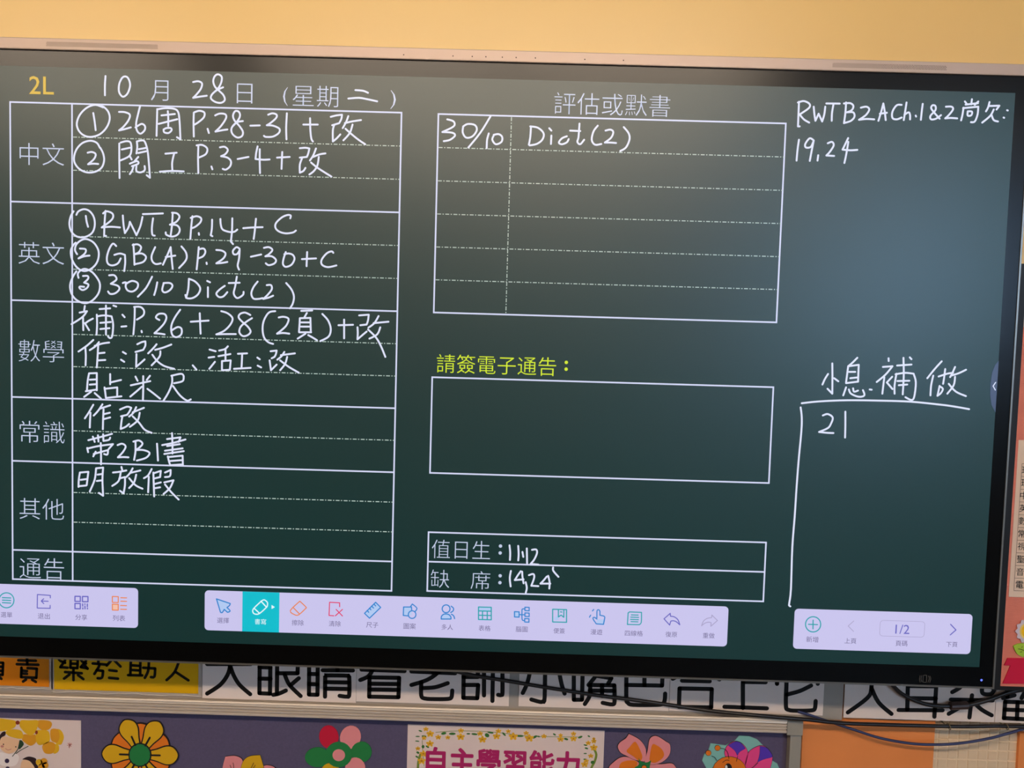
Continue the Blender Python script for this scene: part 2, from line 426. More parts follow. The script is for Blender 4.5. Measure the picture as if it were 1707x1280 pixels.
hand((A, '735,338 680,320 620,340 570,390 548,450 560,500 595,535 645,548 710,530 760,480 782,420 772,370 740,335 715,328; 665,378 675,440 682,500;'
         '848,370 890,372 925,390 915,430 880,475 848,502! 890,492 932,480; 998,328 985,380 970,450 975,500 1000,525 1030,500 1032,470 1010,455 980,470 965,480;'
         '1120,350 1118,420 1115,540; 1130,350 1180,343 1240,348 1268,370 1278,430 1285,565! 1260,550; 1150,395 1245,385; 1195,365 1198,410 1198,470; 1130,455 1262,422; 1165,495 1170,515 1200,520 1222,500 1215,485 1185,485 1165,495;'
         '1380,375 1378,450 1380,545; 1385,372 1420,362 1455,375 1450,410 1410,445 1385,460; 1478,490 1487,520'),
     (B, '38,395 70,382 110,387 115,415 80,470 40,510! 90,500 125,495; 235,435 190,445 155,485 160,525 195,552 228,542 235,510 210,470 175,430 165,395 180,365 205,368 215,395 200,430 165,470;'
         '288,468 355,466; 415,390 445,380 475,390 470,415 430,450 405,465! 450,468 495,490 490,520 450,545 400,548 385,540; 548,380 543,480 545,565;'
         '665,460 768,460; 713,415 715,500 722,560 733,580; 860,405 900,395 940,390! 935,420 920,450! 870,465; 885,462 875,500 875,580! 900,560 928,530;'
         '985,400 970,440 945,485; 960,450 1010,438 1075,428; 1015,460 995,520 950,572; 965,490 1010,530 1060,570 1105,600'))
hand((A, '715,625 735,665 742,715 725,765 680,795 620,800 565,775 532,730 530,680 550,630 590,590 645,575 690,590 712,625; 625,660 655,655 682,670 670,705 628,742! 665,738 700,740;'
         '850,595 850,700 852,840; 860,588 900,578 930,588 936,640 920,685 858,715; 868,637 925,625; 975,580 978,620 972,665; 975,580 1005,573 1030,580 1050,640 1060,730 1068,838! 1045,820; 990,635 1045,625; 985,662 1040,650;'
         '925,685 938,708; 985,690 955,725; 925,738 975,720 985,738 940,756; 950,760 940,790 925,812; 972,755 972,790 1000,800 1030,785 1030,755;'
         '1178,667 1258,660; 1240,665 1226,730 1228,790; 1138,795 1220,790 1308,793; 1412,615 1410,700 1412,805; 1400,608 1440,605 1475,630 1465,670 1415,695; 1505,758 1512,778'),
     (B, '72,622 105,618 128,640 110,670 80,685! 125,695 150,720 145,755 115,780 92,775; 198,705 275,690; 340,615 330,660 325,705! 380,710 425,708; 355,635 355,720 357,805; 478,695 568,690; 515,655 512,720 510,775;'
         '640,628 680,625 708,630! 700,665 690,690! 640,695; 655,702 640,745 640,802! 665,790 680,768; 755,630 735,680 712,715; 735,690 780,672 822,665; 775,690 765,750 740,790 708,815; 720,730 770,770 865,830'))
hand((C_, '545,120 560,95 600,80 640,95 670,140 675,200 655,250 605,278 550,275 510,240 495,185 505,130 525,95; 612,128 618,170 628,205; 752,92 745,180 742,270! 756,270; 735,110 760,95 800,110 805,140 780,170 725,210! 790,205 855,210;'
          '875,125 880,190 890,250! 915,210 925,170! 950,220 972,265! 1000,200 1015,135; 1018,115 1090,113 1160,110; 1090,145 1082,210 1085,260 1102,268;'
          '1230,105 1225,190 1215,270; 1225,105 1260,110 1278,135 1255,170 1210,190! 1260,195 1280,225 1265,260 1225,275 1185,262 1180,245; 1370,130 1362,200 1355,292; 1358,142 1400,130 1432,145 1425,175 1390,205 1365,215; 1415,250 1417,262; 1510,155 1508,220 1500,265! 1512,272'),
     (D_, '75,150 78,190 92,225 140,242 175,240 195,225; 160,145 158,230 150,310! 165,328; 238,215 305,210 375,208; 328,148 320,230 312,292; 572,145 575,125 550,122 510,140 470,180 468,215 495,240 540,252 590,246 612,232'))
hand((C_, '550,400 535,370 545,330 580,300 620,293 670,320 703,380 695,450 655,500 600,520 550,495 515,440 505,380 520,340 540,318; 570,360 610,365 605,395 560,430! 600,415 638,410;'
          '828,342 805,325 780,360 762,420 768,465 800,480 840,465 860,430; 815,405 855,395 890,405! 892,460 885,520; 950,330 955,400 958,475; 945,335 980,330 1005,350 990,385 960,400! 1010,395 1040,420 1020,455 965,470;'
          '1105,350 1080,410 1085,450 1110,470 1145,465; 1215,350 1190,410 1160,475; 1215,350 1222,430 1230,505; 1180,420 1248,410; 1292,345 1325,390 1325,440 1275,498; 1415,350 1408,430 1400,508; 1415,365 1450,360 1462,385 1445,415 1410,430; 1470,460 1472,470; 1540,370 1580,375 1605,395 1590,430 1540,465! 1580,462 1618,455'),
     (D_, '212,362 190,350 165,375 170,400 195,398 212,370! 208,430 198,480 208,510; 292,418 365,402; 385,355 420,350 445,370 420,400 395,415! 440,415 470,440 460,465 420,478 398,465; 540,385 525,430 520,470 540,490 580,475 602,435 590,405 560,395 530,400; 655,435 755,430; 692,385 690,430 688,485; 878,390 865,380 830,395 795,440 798,475 840,492 900,480'))
hand((C_, '560,568 555,540 575,515 610,505 660,530 705,590 712,640 695,690 650,735 600,748 545,725 510,680 500,620 520,560 545,522; 592,555 625,555 628,575 600,602! 630,615 620,640 590,655 568,642 570,630 600,632;'
          '778,550 815,550 830,580 790,610! 840,625 850,650 820,678 785,682 770,665; 895,612 940,590 980,605 978,640 945,665 910,658 895,630 900,605 890,600 875,605; 1083,560 1040,640 982,702; 1120,600 1110,650 1098,690; 1165,610 1155,655 1175,672 1210,655 1228,625 1210,605 1165,605;'
          '1345,575 1340,650 1325,710; 1345,575 1390,595 1425,640 1410,685 1370,712 1330,712 1320,690; 1475,590 1495,600; 1480,635 1480,705; 1600,625 1565,650 1540,680 1560,705 1590,700 1618,670'),
     (D_, '192,560 180,630 170,680 195,712 235,690 240,668; 135,605 212,603; 340,595 310,635 295,680 310,715 345,718 375,712; 405,620 435,620 440,650 410,690 380,718! 420,708 450,695; 543,605 580,650 598,700 590,750 570,785'))
hand((C_, '605,768 600,800; 568,815 620,805! 595,840 555,870 510,897; 592,850 594,940; 662,858 630,875 608,892; 605,890 635,940; 710,790 785,785; 755,765 755,870 755,970; 808,765 828,772; 690,830 692,900 688,972; 692,842 740,835 795,842! 806,900 800,980 785,997 770,985; 715,888 790,882; 715,932 780,926;'
          '872,830 888,848; 865,915 900,912; 960,780 958,870 950,970; 955,775 1000,775 1025,800 1020,835 975,865; 1008,945 1010,955; 1135,868 1110,850 1130,825 1170,825 1185,850 1170,890 1135,930 1100,962! 1140,965 1172,970; 1283,795 1245,850 1220,910 1225,970 1255,990 1290,970 1292,930 1265,918 1225,940;'
          '1358,880 1485,872; 1422,820 1425,900 1428,965; 1575,805 1620,820 1655,855 1640,900 1595,945 1540,970! 1600,968 1678,968'),
     (D_, '288,832 250,815 215,825 205,850 230,880 270,915 290,950 270,975 235,982 210,955 220,915 260,880 300,855; 465,805 420,815 385,870 375,930 385,990 415,1025 450,1038; 490,850 525,845 560,860 545,905 510,940 478,965! 520,960 565,965;'
          '650,803 728,800; 690,818 672,850; 640,855 638,900 634,952; 640,855 715,853! 718,955; 650,885 715,885; 648,915 715,915; 635,955 720,955; 680,965 625,1000; 700,975 735,995 762,1012; 800,825 840,870 860,930 845,985 785,1018; 915,905 1018,902; 955,865 955,940 955,998;'
          '1062,835 1130,830! 1125,870 1115,900! 1070,905; 1050,920 1052,960 1050,1005! 1085,975 1115,950; 1200,840 1170,890 1128,922; 1165,890 1270,880; 1212,920 1190,970 1135,1000; 1125,935 1180,990 1215,1050 1248,1130'))
hand((C_, '665,1010 620,1050 560,1092; 608,1062 612,1120 610,1190; 705,1025 680,1055 640,1082; 675,1052 730,1035 778,1028; 700,1040 696,1120 690,1205; 700,1105 745,1100; 700,1155 750,1152; 875,1095 897,1108; 862,1150 885,1165;'
          '978,1040 1010,1025 1035,1020! 1035,1050 1020,1080! 965,1095; 972,1110 970,1200! 1000,1175 1030,1148; 1115,1040 1090,1070 1055,1105; 1105,1080 1160,1065 1220,1042; 1142,1090 1135,1130 1080,1190; 1085,1115 1120,1160 1170,1195 1240,1215; 1372,1190 1398,1220;'
          '1492,1078 1535,1090; 1485,1135 1525,1130; 1490,1215 1530,1165; 1622,1055 1600,1075 1560,1085; 1555,1125 1640,1110; 1605,1080 1605,1155; 1580,1160 1580,1225; 1580,1160 1642,1155! 1636,1222! 1580,1225'),
     (D_, '200,1108 265,1105; 230,1108 228,1160 225,1210; 172,1215 290,1208; 338,1135 355,1147; 340,1192 365,1205; 432,1090 475,1085! 470,1110 460,1130! 440,1140; 425,1155 430,1190 435,1225! 455,1205 475,1185; 530,1095 510,1125 480,1150; 505,1118 605,1105; 550,1130 535,1180 500,1225; 500,1155 560,1200 632,1242'))
hand((E_, '635,95 625,150 620,215; 635,95 690,93! 690,215; 640,140 685,138; 640,175 685,172; 612,222 690,210; 650,225 600,262; 675,235 720,275; 785,100 785,172; 785,160 862,142; 745,195 750,230 755,270; 745,205 835,195! 835,258; 755,270 865,258;'
          '965,118 980,148; 1068,112 1045,142; 932,180 1000,165 1070,150; 1020,115 1020,200 1018,285; 1010,190 970,225 928,260; 1050,205 1090,235 1140,275; 1220,112 1290,98 1308,115! 1300,150 1240,165; 1225,112 1225,165 1200,230 1165,288; 1232,185 1280,250 1330,288 1358,280'))
hand((E_, '665,318 635,370 605,415; 645,375 642,430 640,480; 730,315 700,360 668,395; 715,345 785,322; 738,350 735,420 733,492; 740,385 782,375; 740,420 785,408; 855,352 905,332 935,340! 920,370 905,390! 862,400; 872,400 865,440 860,490! 895,475 920,455; 970,335 950,375 920,402; 945,372 1025,340; 995,375 980,430 925,475; 945,400 990,445 1030,495 1080,518'))
hand((E_, '630,570 700,552 798,525; 662,545 675,582; 698,535 702,580; 735,528 737,575! 775,568 785,552; 622,625 628,655; 622,630 700,612 805,598! 775,632; 682,652 665,685; 668,668 770,640! 765,672 742,668; 718,590 720,660 720,742;'
          '838,605 870,595 895,615 875,655 840,692! 880,690 915,692; 965,580 965,650 955,710; 950,580 990,572 1015,595 990,625 965,640! 1020,640 1065,660 1040,695 975,715; 1118,595 1122,660 1125,715; 1190,562 1285,550! 1272,582; 1155,605 1230,590 1320,565; 1190,612 1280,598; 1225,520 1228,600 1228,665; 1175,645 1300,628; 1170,668 1308,648; 1195,685 1203,720 1212,748; 1195,690 1300,680! 1302,748; 1212,718 1292,712; 1212,748 1302,742'))
hand((E_, '570,800 562,850 560,902; 570,800 630,795! 618,890; 575,852 620,846; 560,897 615,892; 685,770 675,850 640,935; 685,770 735,765! 730,850 735,965! 705,945; 695,815 730,810; 690,860 730,855; 865,760 872,788; 805,800 850,795 900,785; 860,800 845,860 800,895; 850,842 890,832! 890,890 880,948! 855,930;'
          '945,770 925,805 900,832; 930,802 1000,785; 970,815 955,870 920,910; 920,840 965,890 1015,915; 1080,775 1055,820 1025,840; 1060,830 1055,940; 1092,800 1098,970; 1095,805 1145,788! 1140,832; 1100,842 1140,832; 1100,882 1145,870; 1098,912 1140,905; 1175,800 1215,782! 1210,825 1175,832; 1170,870 1235,855! 1210,910 1165,952; 1175,885 1220,940 1272,992'))
hand((F_, '195,295 240,310 240,345 160,385! 230,390 250,410 215,440 170,450; 308,345 305,390 330,425 375,415 405,370 390,335 340,328 308,345; 503,272 430,390 345,495; 490,395 478,440 475,500; 525,410 515,440 540,472 580,455 585,420 560,400 525,405;'
          '790,345 785,420 775,475; 785,345 840,355 880,395 870,440 830,470 780,480; 920,358 935,375; 935,410 932,470; 1045,415 1010,430 988,460 1010,472 1045,458 1058,435; 1135,325 1128,420 1120,455 1140,472 1168,440; 1068,375 1140,378; 1265,340 1235,380 1222,440 1245,475 1290,470; 1320,375 1355,368 1375,385 1360,425 1315,460! 1355,460 1395,463; 1450,350 1485,395 1490,440 1465,495 1425,520'))
hand((G_, '105,170 102,250 98,345! 110,345; 98,175 140,165 180,185 175,215 110,260! 140,295 178,318; 210,205 215,260 222,305! 245,255! 270,310! 285,260 292,205; 300,182 395,183; 350,190 340,250 338,305; 440,175 435,250 425,322; 425,182 470,180 492,200 480,230 445,245! 490,245 500,275 475,305 430,320;'
          '545,212 585,205 605,225 580,265 532,298! 585,292 640,295; 705,182 690,240 670,305; 705,182 715,240 722,300; 680,255 730,248; 835,192 800,195 770,240 770,285 800,295 835,282; 870,175 860,240 850,300; 855,262 885,245 895,265 895,295; 935,268 938,275; 985,185 978,240 972,298; 1115,265 1080,290 1045,295 1040,270 1075,230 1075,200 1055,195 1045,215 1065,245 1105,290;'
          '1150,205 1190,205 1200,225 1170,265 1145,288! 1185,285 1230,288; 1335,152 1330,188; 1285,168 1300,188; 1380,168 1355,192; 1290,190 1378,180; 1275,212 1268,260 1258,302; 1272,215 1380,205! 1375,260 1355,310 1328,315; 1305,240 1305,268 1330,266 1335,240 1305,238; 1460,172 1450,210 1435,238; 1455,200 1530,198! 1510,225; 1490,225 1465,270 1408,318; 1475,265 1490,300 1520,310; 1585,230 1590,232; 1560,282 1564,284'))
hand((G_, '105,440 95,510 88,588; 205,440 180,430 150,470 155,495 190,490 210,445! 195,520 182,590; 242,550 237,588; 310,465 340,455 352,480 325,525 300,552! 355,555; 455,428 430,480 415,510! 470,515 520,512; 456,455 442,540 428,605'))
hand((Hh, '342,195 343,290 342,410! 308,375; 312,270 290,305 272,345; 355,300 385,322; 520,155 485,190 455,215; 455,215 448,270 440,330; 455,215 530,205! 525,325; 462,255 505,255; 470,300 518,295; 440,335 520,325; 440,365 420,422; 460,380 475,410 530,432 570,422 560,385; 490,372 497,396 525,388; 608,380 622,382;'
          '742,158 743,178; 702,220 770,215! 720,275 658,327; 712,292 705,350 698,410; 768,290 735,325; 730,330 770,377; 803,210 905,203; 848,155 850,280 843,415; 893,152 905,165; 798,268 785,350 785,410; 792,272 860,262 920,268! 936,330 925,430 905,455 862,435; 805,320 890,318; 815,350 875,345;'
          '1120,180 1070,235 1018,300; 1060,282 1045,350 1040,422; 1098,288 1160,268 1200,262; 1145,235 1138,290 1130,340; 1105,355 1090,425; 1105,358 1128,375 1115,405 1090,425; 1215,220 1195,265 1180,292; 1185,282 1240,265 1293,240; 1215,290 1205,350 1160,410; 1170,340 1220,395 1292,427'))
hand((Hh, '125,478 250,465 450,457 700,460 900,467 1100,487 1200,500 1315,520; 117,508 125,580 122,680 105,860 90,1050 75,1280 58,1500 48,1800 36,1900 35,1915 44,1922'))
hand((Hh, '275,565 310,555 345,580 332,625 310,655 248,682! 300,688 350,690; 435,538 435,640 433,722'))
hand((J_, '680,208 685,260 683,312; 742,212 745,270 742,315; 772,255 778,290; 803,230 805,338; 840,240 870,238 875,265 855,310 830,340! 885,345'))
hand((J_, '690,390 682,440 688,500; 760,392 740,420 718,455! 780,450; 770,395 772,430 780,478; 795,470 803,510 795,548; 818,420 850,412 855,440 835,495! 885,498; 945,430 920,460 900,480! 970,480; 955,425 965,470 963,515; 990,365 992,390 1028,432'))
# ---- toolbars
kT, kB = -0.4314, -0.5084
def toolbar(x0, x1, label):
    o = MB().plate(rrect(x0, x1, kB, kT, 0.0075), -0.0008).build('toolbar', M_bar, D); o['label'] = label; return o
TL = toolbar(-0.9285, -0.6486, 'pale lilac toolbar at the left of the screen')
TM = toolbar(-0.5218, 0.4694, 'long pale lilac drawing toolbar'); TR = toolbar(0.5940, 0.9285, 'pale lilac page toolbar')
k1 = 300 / 1707; k3 = 340 / 1707; kl = 250 / 1684
a, b = px(404.3, 1020)[0], px(465.8, 1020)[0]
MB().plate([(a, kB), (b, kB), (b, kT), (a, kT)], -0.0010).build('selected_key', M_cyan, TM)
def icon(parent, m, o, k, txt, w=0.0019, fill=None, fm=None):
    if fill:
        mb = MB()
        for f in fill.split('|'): mb.plate(poly(f, o, k, 0, False), -0.0011)
        mb.build('icon_fill', fm, parent)
    strokes(MB(), txt, o, k, w, 0, n=3, dz=0.0013).build('icon', m, parent)
def circ(cx, cy, r, a0=0, a1=360, n=16, ry=None):
    ry = ry or r
    return ' '.join('%.1f,%.1f' % (cx + r * math.cos(math.radians(a0 + (a1 - a0) * i / n)), cy + ry * math.sin(math.radians(a0 + (a1 - a0) * i / n))) for i in range(n + 1))
def sq(x0, y0, x1, y1, sh=0.0):
    """square outline with sharp corners; sh lowers the right side to follow the picture's tilt"""
    return '%g,%g! %g,%g! %g,%g! %g,%g! %g,%g' % (x0, y0, x1, y0 + sh, x1, y1 + sh, x0, y1, x0, y0)
def cap(s, cx, cy, w, parent, o, k, m=M_cap):
    text(s, (o[0] + (cx - w / 2) * k, o[1] + (cy - 2) * k), (o[0] + (cx + w / 2) * k, o[1] + (cy + 2) * k), 0, m, 'caption', parent, 0.0, None, 0.0013)
oL = (0, 940)
icon(TL, I_teal, oL, kl, circ(78, 405, 84) + ';32,375 125,379;32,403 125,407;32,431 125,436', 0.0021); cap('選單', 78, 568, 128, TL, oL, kl)
icon(TL, I_vio, oL, kl, '570,378 570,350! 425,340! 423,492! 568,495! 568,462; 545,416 468,413; 495,388 468,413! 496,442'); cap('退出', 497, 582, 134, TL, oL, kl)
icon(TL, I_vio, oL, kl, sq(846, 360, 906, 417, 1) + ';' + sq(930, 362, 992, 420, 1) + ';' + sq(846, 440, 906, 499, 1) + ';932,445 933,470;958,445 958,452;958,470 959,500;985,447 985,475;934,490 934,502;986,492 986,500', 0.0023); cap('分享', 917, 595, 132, TL, oL, kl)
icon(TL, I_org, oL, kl, sq(1266, 362, 1332, 428, 2) + ';' + sq(1266, 448, 1332, 514, 2) + ';1360,376 1425,378;1360,415 1425,417;1358,463 1423,465;1358,505 1423,507', 0.0020, '1270,452 1330,454 1330,512 1270,510', I_peach); cap('列表', 1340, 606, 138, TL, oL, kl)
o1 = (330, 970); o2 = (600, 980); o3 = (880, 980)
icon(TM, I_blue, o1, k1, '178,158! 308,202! 302,220 278,240! 306,268 300,280 282,285! 252,258! 232,288 216,284! 178,158', 0.0022, '180,162 300,205 270,238 300,275 280,282 250,255 222,284', I_lblue); cap('選擇', 240, 362, 112, TM, o1, k1)
icon(TM, I_white, o1, k1, '605,178 630,167 660,190 660,222 650,240 585,297 545,302 524,285 530,250 605,178; 600,180 648,232; 538,250 588,296', 0.0023); cap('書寫', 595, 374, 108, TM, o1, k1, I_white)
MB().plate(poly('700,215 732,236 700,255', o1, k1, 0, False), -0.0013).build('icon', I_white, TM)
icon(TM, I_org, o1, k1, '968,180! 1026,235 1022,250 955,310 915,305 878,268 968,180; 905,240 962,298', 0.0020); cap('擦除', 949, 384, 114, TM, o1, k1)
icon(TM, I_red, o1, k1, '1345,232 1345,195! 1250,190! 1245,315! 1290,318; 1312,258 1372,320; 1372,258 1305,318', 0.0019); cap('清除', 1300, 393, 114, TM, o1, k1)
icon(TM, I_blue, o2, k1, '150,133! 198,182! 92,284! 45,238! 150,133; 135,150 150,168; 112,168 130,188; 92,188 105,205; 70,210 84,228', 0.0021, '150,135 195,182 92,280 48,238', I_lblue); cap('尺子', 118, 349, 114, TM, o2, k1)
icon(TM, I_blue, o2, k1, '482,172 498,150! 542,190 520,225; 455,262 412,258! 415,178! 490,178! 492,205;' + circ(496, 250, 36), 0.0021, '415,178 490,178 490,255 415,256', I_lblue); cap('圖案', 473, 359, 116, TM, o2, k1)
icon(TM, I_blue, o2, k1, circ(818, 195, 37) + '; 772,292! 775,265 800,245 840,248 862,270 864,292! 772,292; 866,170 888,190 884,215 862,230; 868,246 890,262 898,288', 0.0022, '776,288 785,260 818,246 850,260 860,288', I_lblue); cap('多人', 829, 369, 108, TM, o2, k1)
icon(TM, I_teal, o2, k1, sq(1125, 178, 1246, 296, 3) + ';1125,215 1246,218;1125,256 1246,259;1163,216 1163,297;1208,217 1208,298', 0.0021, '1127,180 1244,183 1244,216 1127,214', I_lblue); cap('表格', 1183, 379, 112, TM, o2, k1)
icon(TM, I_blue, o2, k1, sq(1466, 222, 1510, 272, 2) + ';' + sq(1565, 180, 1605, 212, 2) + ';' + sq(1565, 234, 1605, 267, 2) + ';' + sq(1563, 287, 1603, 320, 2) + ';1510,250 1565,252;1562,196 1540,198 1537,220 1537,285 1545,305 1562,305', 0.0021, '1470,226 1508,227 1508,270 1470,270', I_lblue); cap('腦圖', 1534, 388, 112, TM, o2, k1)
icon(TM, I_teal, o3, k3, sq(207, 176, 323, 282, 3) + '; 255,178 255,240! 278,225! 300,243! 301,180; 272,198 284,199', 0.0021, '222,250 245,225 262,262 225,270', I_lblue); cap('便簽', 262, 356, 95, TM, o3, k3)
icon(TM, I_blue, o3, k3, '577,248 578,190 590,180 602,192 602,226! 640,236 640,262 632,302! 572,298! 545,258 548,245 560,245 577,258; 540,190 550,178; 515,242 525,225', 0.0021, '580,260 636,262 628,300 575,296', I_lblue); cap('漫遊', 573, 366, 98, TM, o3, k3)
icon(TM, I_teal, o3, k3, '838,206 850,198! 950,202! 948,285 930,305! 832,303! 838,206; 865,223 922,225; 860,242 926,244; 858,261 924,263; 862,279 920,281', 0.0020); cap('四線格', 886, 377, 150, TM, o3, k3)
icon(TM, I_vio, o3, k3, '1138,256! 1190,210! 1192,234! 1225,240 1255,265 1270,306! 1240,280 1215,272 1195,275! 1185,308! 1138,256', 0.0019); cap('復原', 1199, 386, 97, TM, o3, k3)
icon(TM, I_grey, o3, k3, '1585,270! 1538,224! 1536,246! 1500,252 1468,275 1452,314! 1480,292 1510,284 1532,288! 1530,318! 1585,270', 0.0017); cap('重做', 1512, 396, 98, TM, o3, k3)
oI = (1307, 960)
icon(TR, I_teal, oI, K4, circ(205, 342, 54) + ';172,342 236,344;205,312 204,374', 0.0021); cap('新增', 199, 449, 86, TR, oI, K4)
icon(TR, I_grey, oI, K4, '494,318! 454,354! 492,392', 0.0014); cap('上頁', 470, 460, 84, TR, oI, K4)
a = px(1307 + 680 * K4, 960 + 370 * K4); b = px(1307 + 997 * K4, 960 + 378 * K4)
q = rrect(a[0], b[0], (a[1] + b[1]) / 2 - 0.0150, (a[1] + b[1]) / 2 + 0.0150, 0.006)
MB().ribbon(q + q[:1], 0.0009, -0.0011, False).build('page_box', I_grey, TR)
text('1/2', (1307 + 790 * K4, 960 + 376 * K4), (1307 + 890 * K4, 960 + 379 * K4), 0, I_vio, 'page_number', TR, 0, None, 0.0013); cap('頁碼', 833, 478, 84, TR, oI, K4)
icon(TR, I_vio, oI, K4, '1182,342! 1220,382! 1180,417', 0.0020); cap('下頁', 1191, 485, 80, TR, oI, K4)
# side tab at the right edge of the screen
q = poly('1526,176 1500,205 1478,260 1466,340 1464,420 1474,490 1500,540', Hh, K4, 0, False)
q = [(min(x, SW), z) for x, z in q] ; q = [(SW, q[0][1])] + q + [(SW, q[-1][1])]
tb = MB().plate(q, -0.0006).build('side_tab', M_tab, D)
strokes(MB(), '1503,330! 1485,356! 1501,384', Hh, K4, 0.0019, 0, dz=0.0009).build('icon', M_pen, tb)

# ------------------------------------------------------------------ below the display: wall, strip, cards, pinboard
FELT, RAIL, STRIP, CARD = 0.112, 0.087, 0.112, 0.110
M_felt = mat('purple_felt', rgb(90, 82, 108), 0.95, spec=0.1, noise=(220, 0.14), bump=('noise', 500, 0.5, 0.001))
M_rail = mat('beige_grey_aluminium_rail', rgb(212, 196, 180), 0.42, metal=0.2)
M_post = mat('grey_painted_post', rgb(150, 144, 134), 0.6)
M_strip = mat('grey_backing_strip', rgb(160, 152, 144), 0.7)
M_card = mat('white_card', rgb(232, 216, 208), 0.7, spec=0.3)
M_ink = mat('black_print', rgb(9, 7, 7), 0.6, spec=0.3)
PB = empty('pinboard', (-0.2, FELT, H0 - 1.2), 'purple felt pinboard with beige aluminium top rail under the display', 'pinboard')
rx0, rx1 = -1.25, px(1312, 1210, RAIL)[0]
rz1 = px(700, 1180.5, RAIL)[1]; rz0 = px(700, 1203.5, RAIL)[1]
fx1 = px(1311, 1250, FELT)[0]
MB().box(-1.25, fx1, FELT, WALL - 0.0005, -1.15, rz0 - 0.0002).build('felt_panel', M_felt, PB, fix=True)
hgt = rz1 - rz0
prof = [(FELT - 0.0003, rz1 - 0.009), (RAIL + 0.0045, rz1 - 0.009), (RAIL + 0.0045, rz1 + 0.0004), (RAIL + 0.003, rz1 + 0.0010), (RAIL + 0.0008, rz1 + 0.0003), (RAIL - 0.0006, rz1 - 0.0016), (RAIL - 0.0006, rz1 - 0.0036), (RAIL + 0.001, rz1 - 0.0044)]
for g in (0.30, 0.52, 0.73):
    z = rz1 - hgt * g; prof += [(RAIL, z + 0.0018), (RAIL + 0.0045, z + 0.0011), (RAIL + 0.0045, z - 0.0011), (RAIL, z - 0.0018)]
prof += [(RAIL, rz0 + 0.002), (RAIL + 0.002, rz0), (WALL - 0.0008, rz0), (WALL - 0.0008, rz1 - 0.0105), (FELT - 0.0003, rz1 - 0.0105)]
n = len(prof)
MB().add([(rx0, y, z) for y, z in prof] + [(rx1, y, z) for y, z in prof], [(i, (i + 1) % n, (i + 1) % n + n, i + n) for i in range(n)] + [tuple(range(n))[::-1], tuple(range(n, 2 * n))]).build('top_rail', M_rail, PB, fix=True)
c0 = px(1312.5, 1202, RAIL + .004); c1 = px(1338, 1226, RAIL + .004)
cb_ = MB().box(c0[0] + 0.0006, c1[0], RAIL + .004, FELT - 0.0003, c1[1], min(c0[1], rz1)).build('corner_block', M_post, PB, fix=True)
p1 = px(1335, 1250, RAIL + .008)[0]
MB().box(fx1 + 0.0004, p1, RAIL + .008, WALL - 0.0005, -1.15, c1[1] - 0.0008).build('side_post', M_post, PB, fix=True)
# grey strip the word cards are pasted on
s_z0 = px(700, 1168, STRIP)[1]
tag(MB().box(-1.25, px(1404, 1190, STRIP)[0], STRIP, WALL - 0.0005, rz1 - 0.0088, -0.52).build('backing_strip', M_strip, fix=True), 'grey backing strip above the rail, seen between the word cards', 'strip')
K5 = 350 / 1707; K6 = 407 / 1707
L1 = (0, 1080); L2 = (330, 1080); L3 = (650, 1080); L4 = (980, 1080); L5 = (1300, 1080)
def wcard(x0, x1, yb, chars, label):
    a = px(x0, yb, CARD); b = px(x1, yb, CARD)
    r = empty('word_card', ((a[0] + b[0]) / 2, CARD, a[1] + H0), label, 'card', 'white word cards under the display')
    MB().box(a[0] + .0003, b[0] - .0003, CARD, STRIP - 0.0002, a[1], a[1] + 0.135).build('card_sheet', M_card, r, fix=True)
    for o, k, txt in chars:
        strokes(MB(), txt, o, k, 0.0087, CARD, n=4, dz=0.0003).build('character', M_ink, r)
wcard(337, 593.5, 1163.5, ((L2, K5, '75,130 430,130; 262,40 262,140 240,220 180,300 75,370; 262,140 290,220 340,300 425,375'),
    (L2, K5, '503,40! 500,367! 586,371! 590,40! 503,40; 500,155 590,158; 500,248 590,250; 645,50! 642,372; 645,55! 815,60! 810,205! 645,205; 645,130 812,132; 612,380 660,370 715,345; 705,215 745,300 835,390; 820,245 755,300'),
    (L2, K5, '905,50! 903,378! 972,380! 975,50! 905,50; 905,130 972,132; 905,210 970,212; 905,293 970,295; 1015,180 1260,182; 1135,50 1135,180; 1040,90 1235,92; 1050,135 1225,137; 1033,395 1035,235 1045,223 1220,225 1230,238 1230,380 1210,395 1152,388; 1040,277 1225,280; 1040,330 1225,333')),
    'white word card directly right of the yellow card')
wcard(593.5, 848.5, 1169, ((L2, K5, '1330,175 1680,187; 1350,110 1660,118; 1370,60 1650,45; 1450,60 1430,150 1390,225 1320,260; 1395,238! 1392,395! 1630,400! 1636,242! 1395,238; 1395,290 1630,293; 1395,337 1630,340'),
    (L3, K5, '175,190 530,205; 230,110 470,115; 345,60 345,190; 480,110 390,200 300,260 175,300; 255,280 255,385 285,410 380,415 470,413 500,400 507,345; 270,325 370,318 470,285'),
    (L3, K5, '655,100 625,150; 600,150! 597,405! 710,408! 717,300! 605,300; 600,150! 715,155! 715,235! 600,235; 765,170! 765,385; 840,60 833,430; 765,170! 915,175! 915,360 905,382 880,380; 745,110 945,115')),
    'white word card left of the narrow grey gap, where the cable starts')
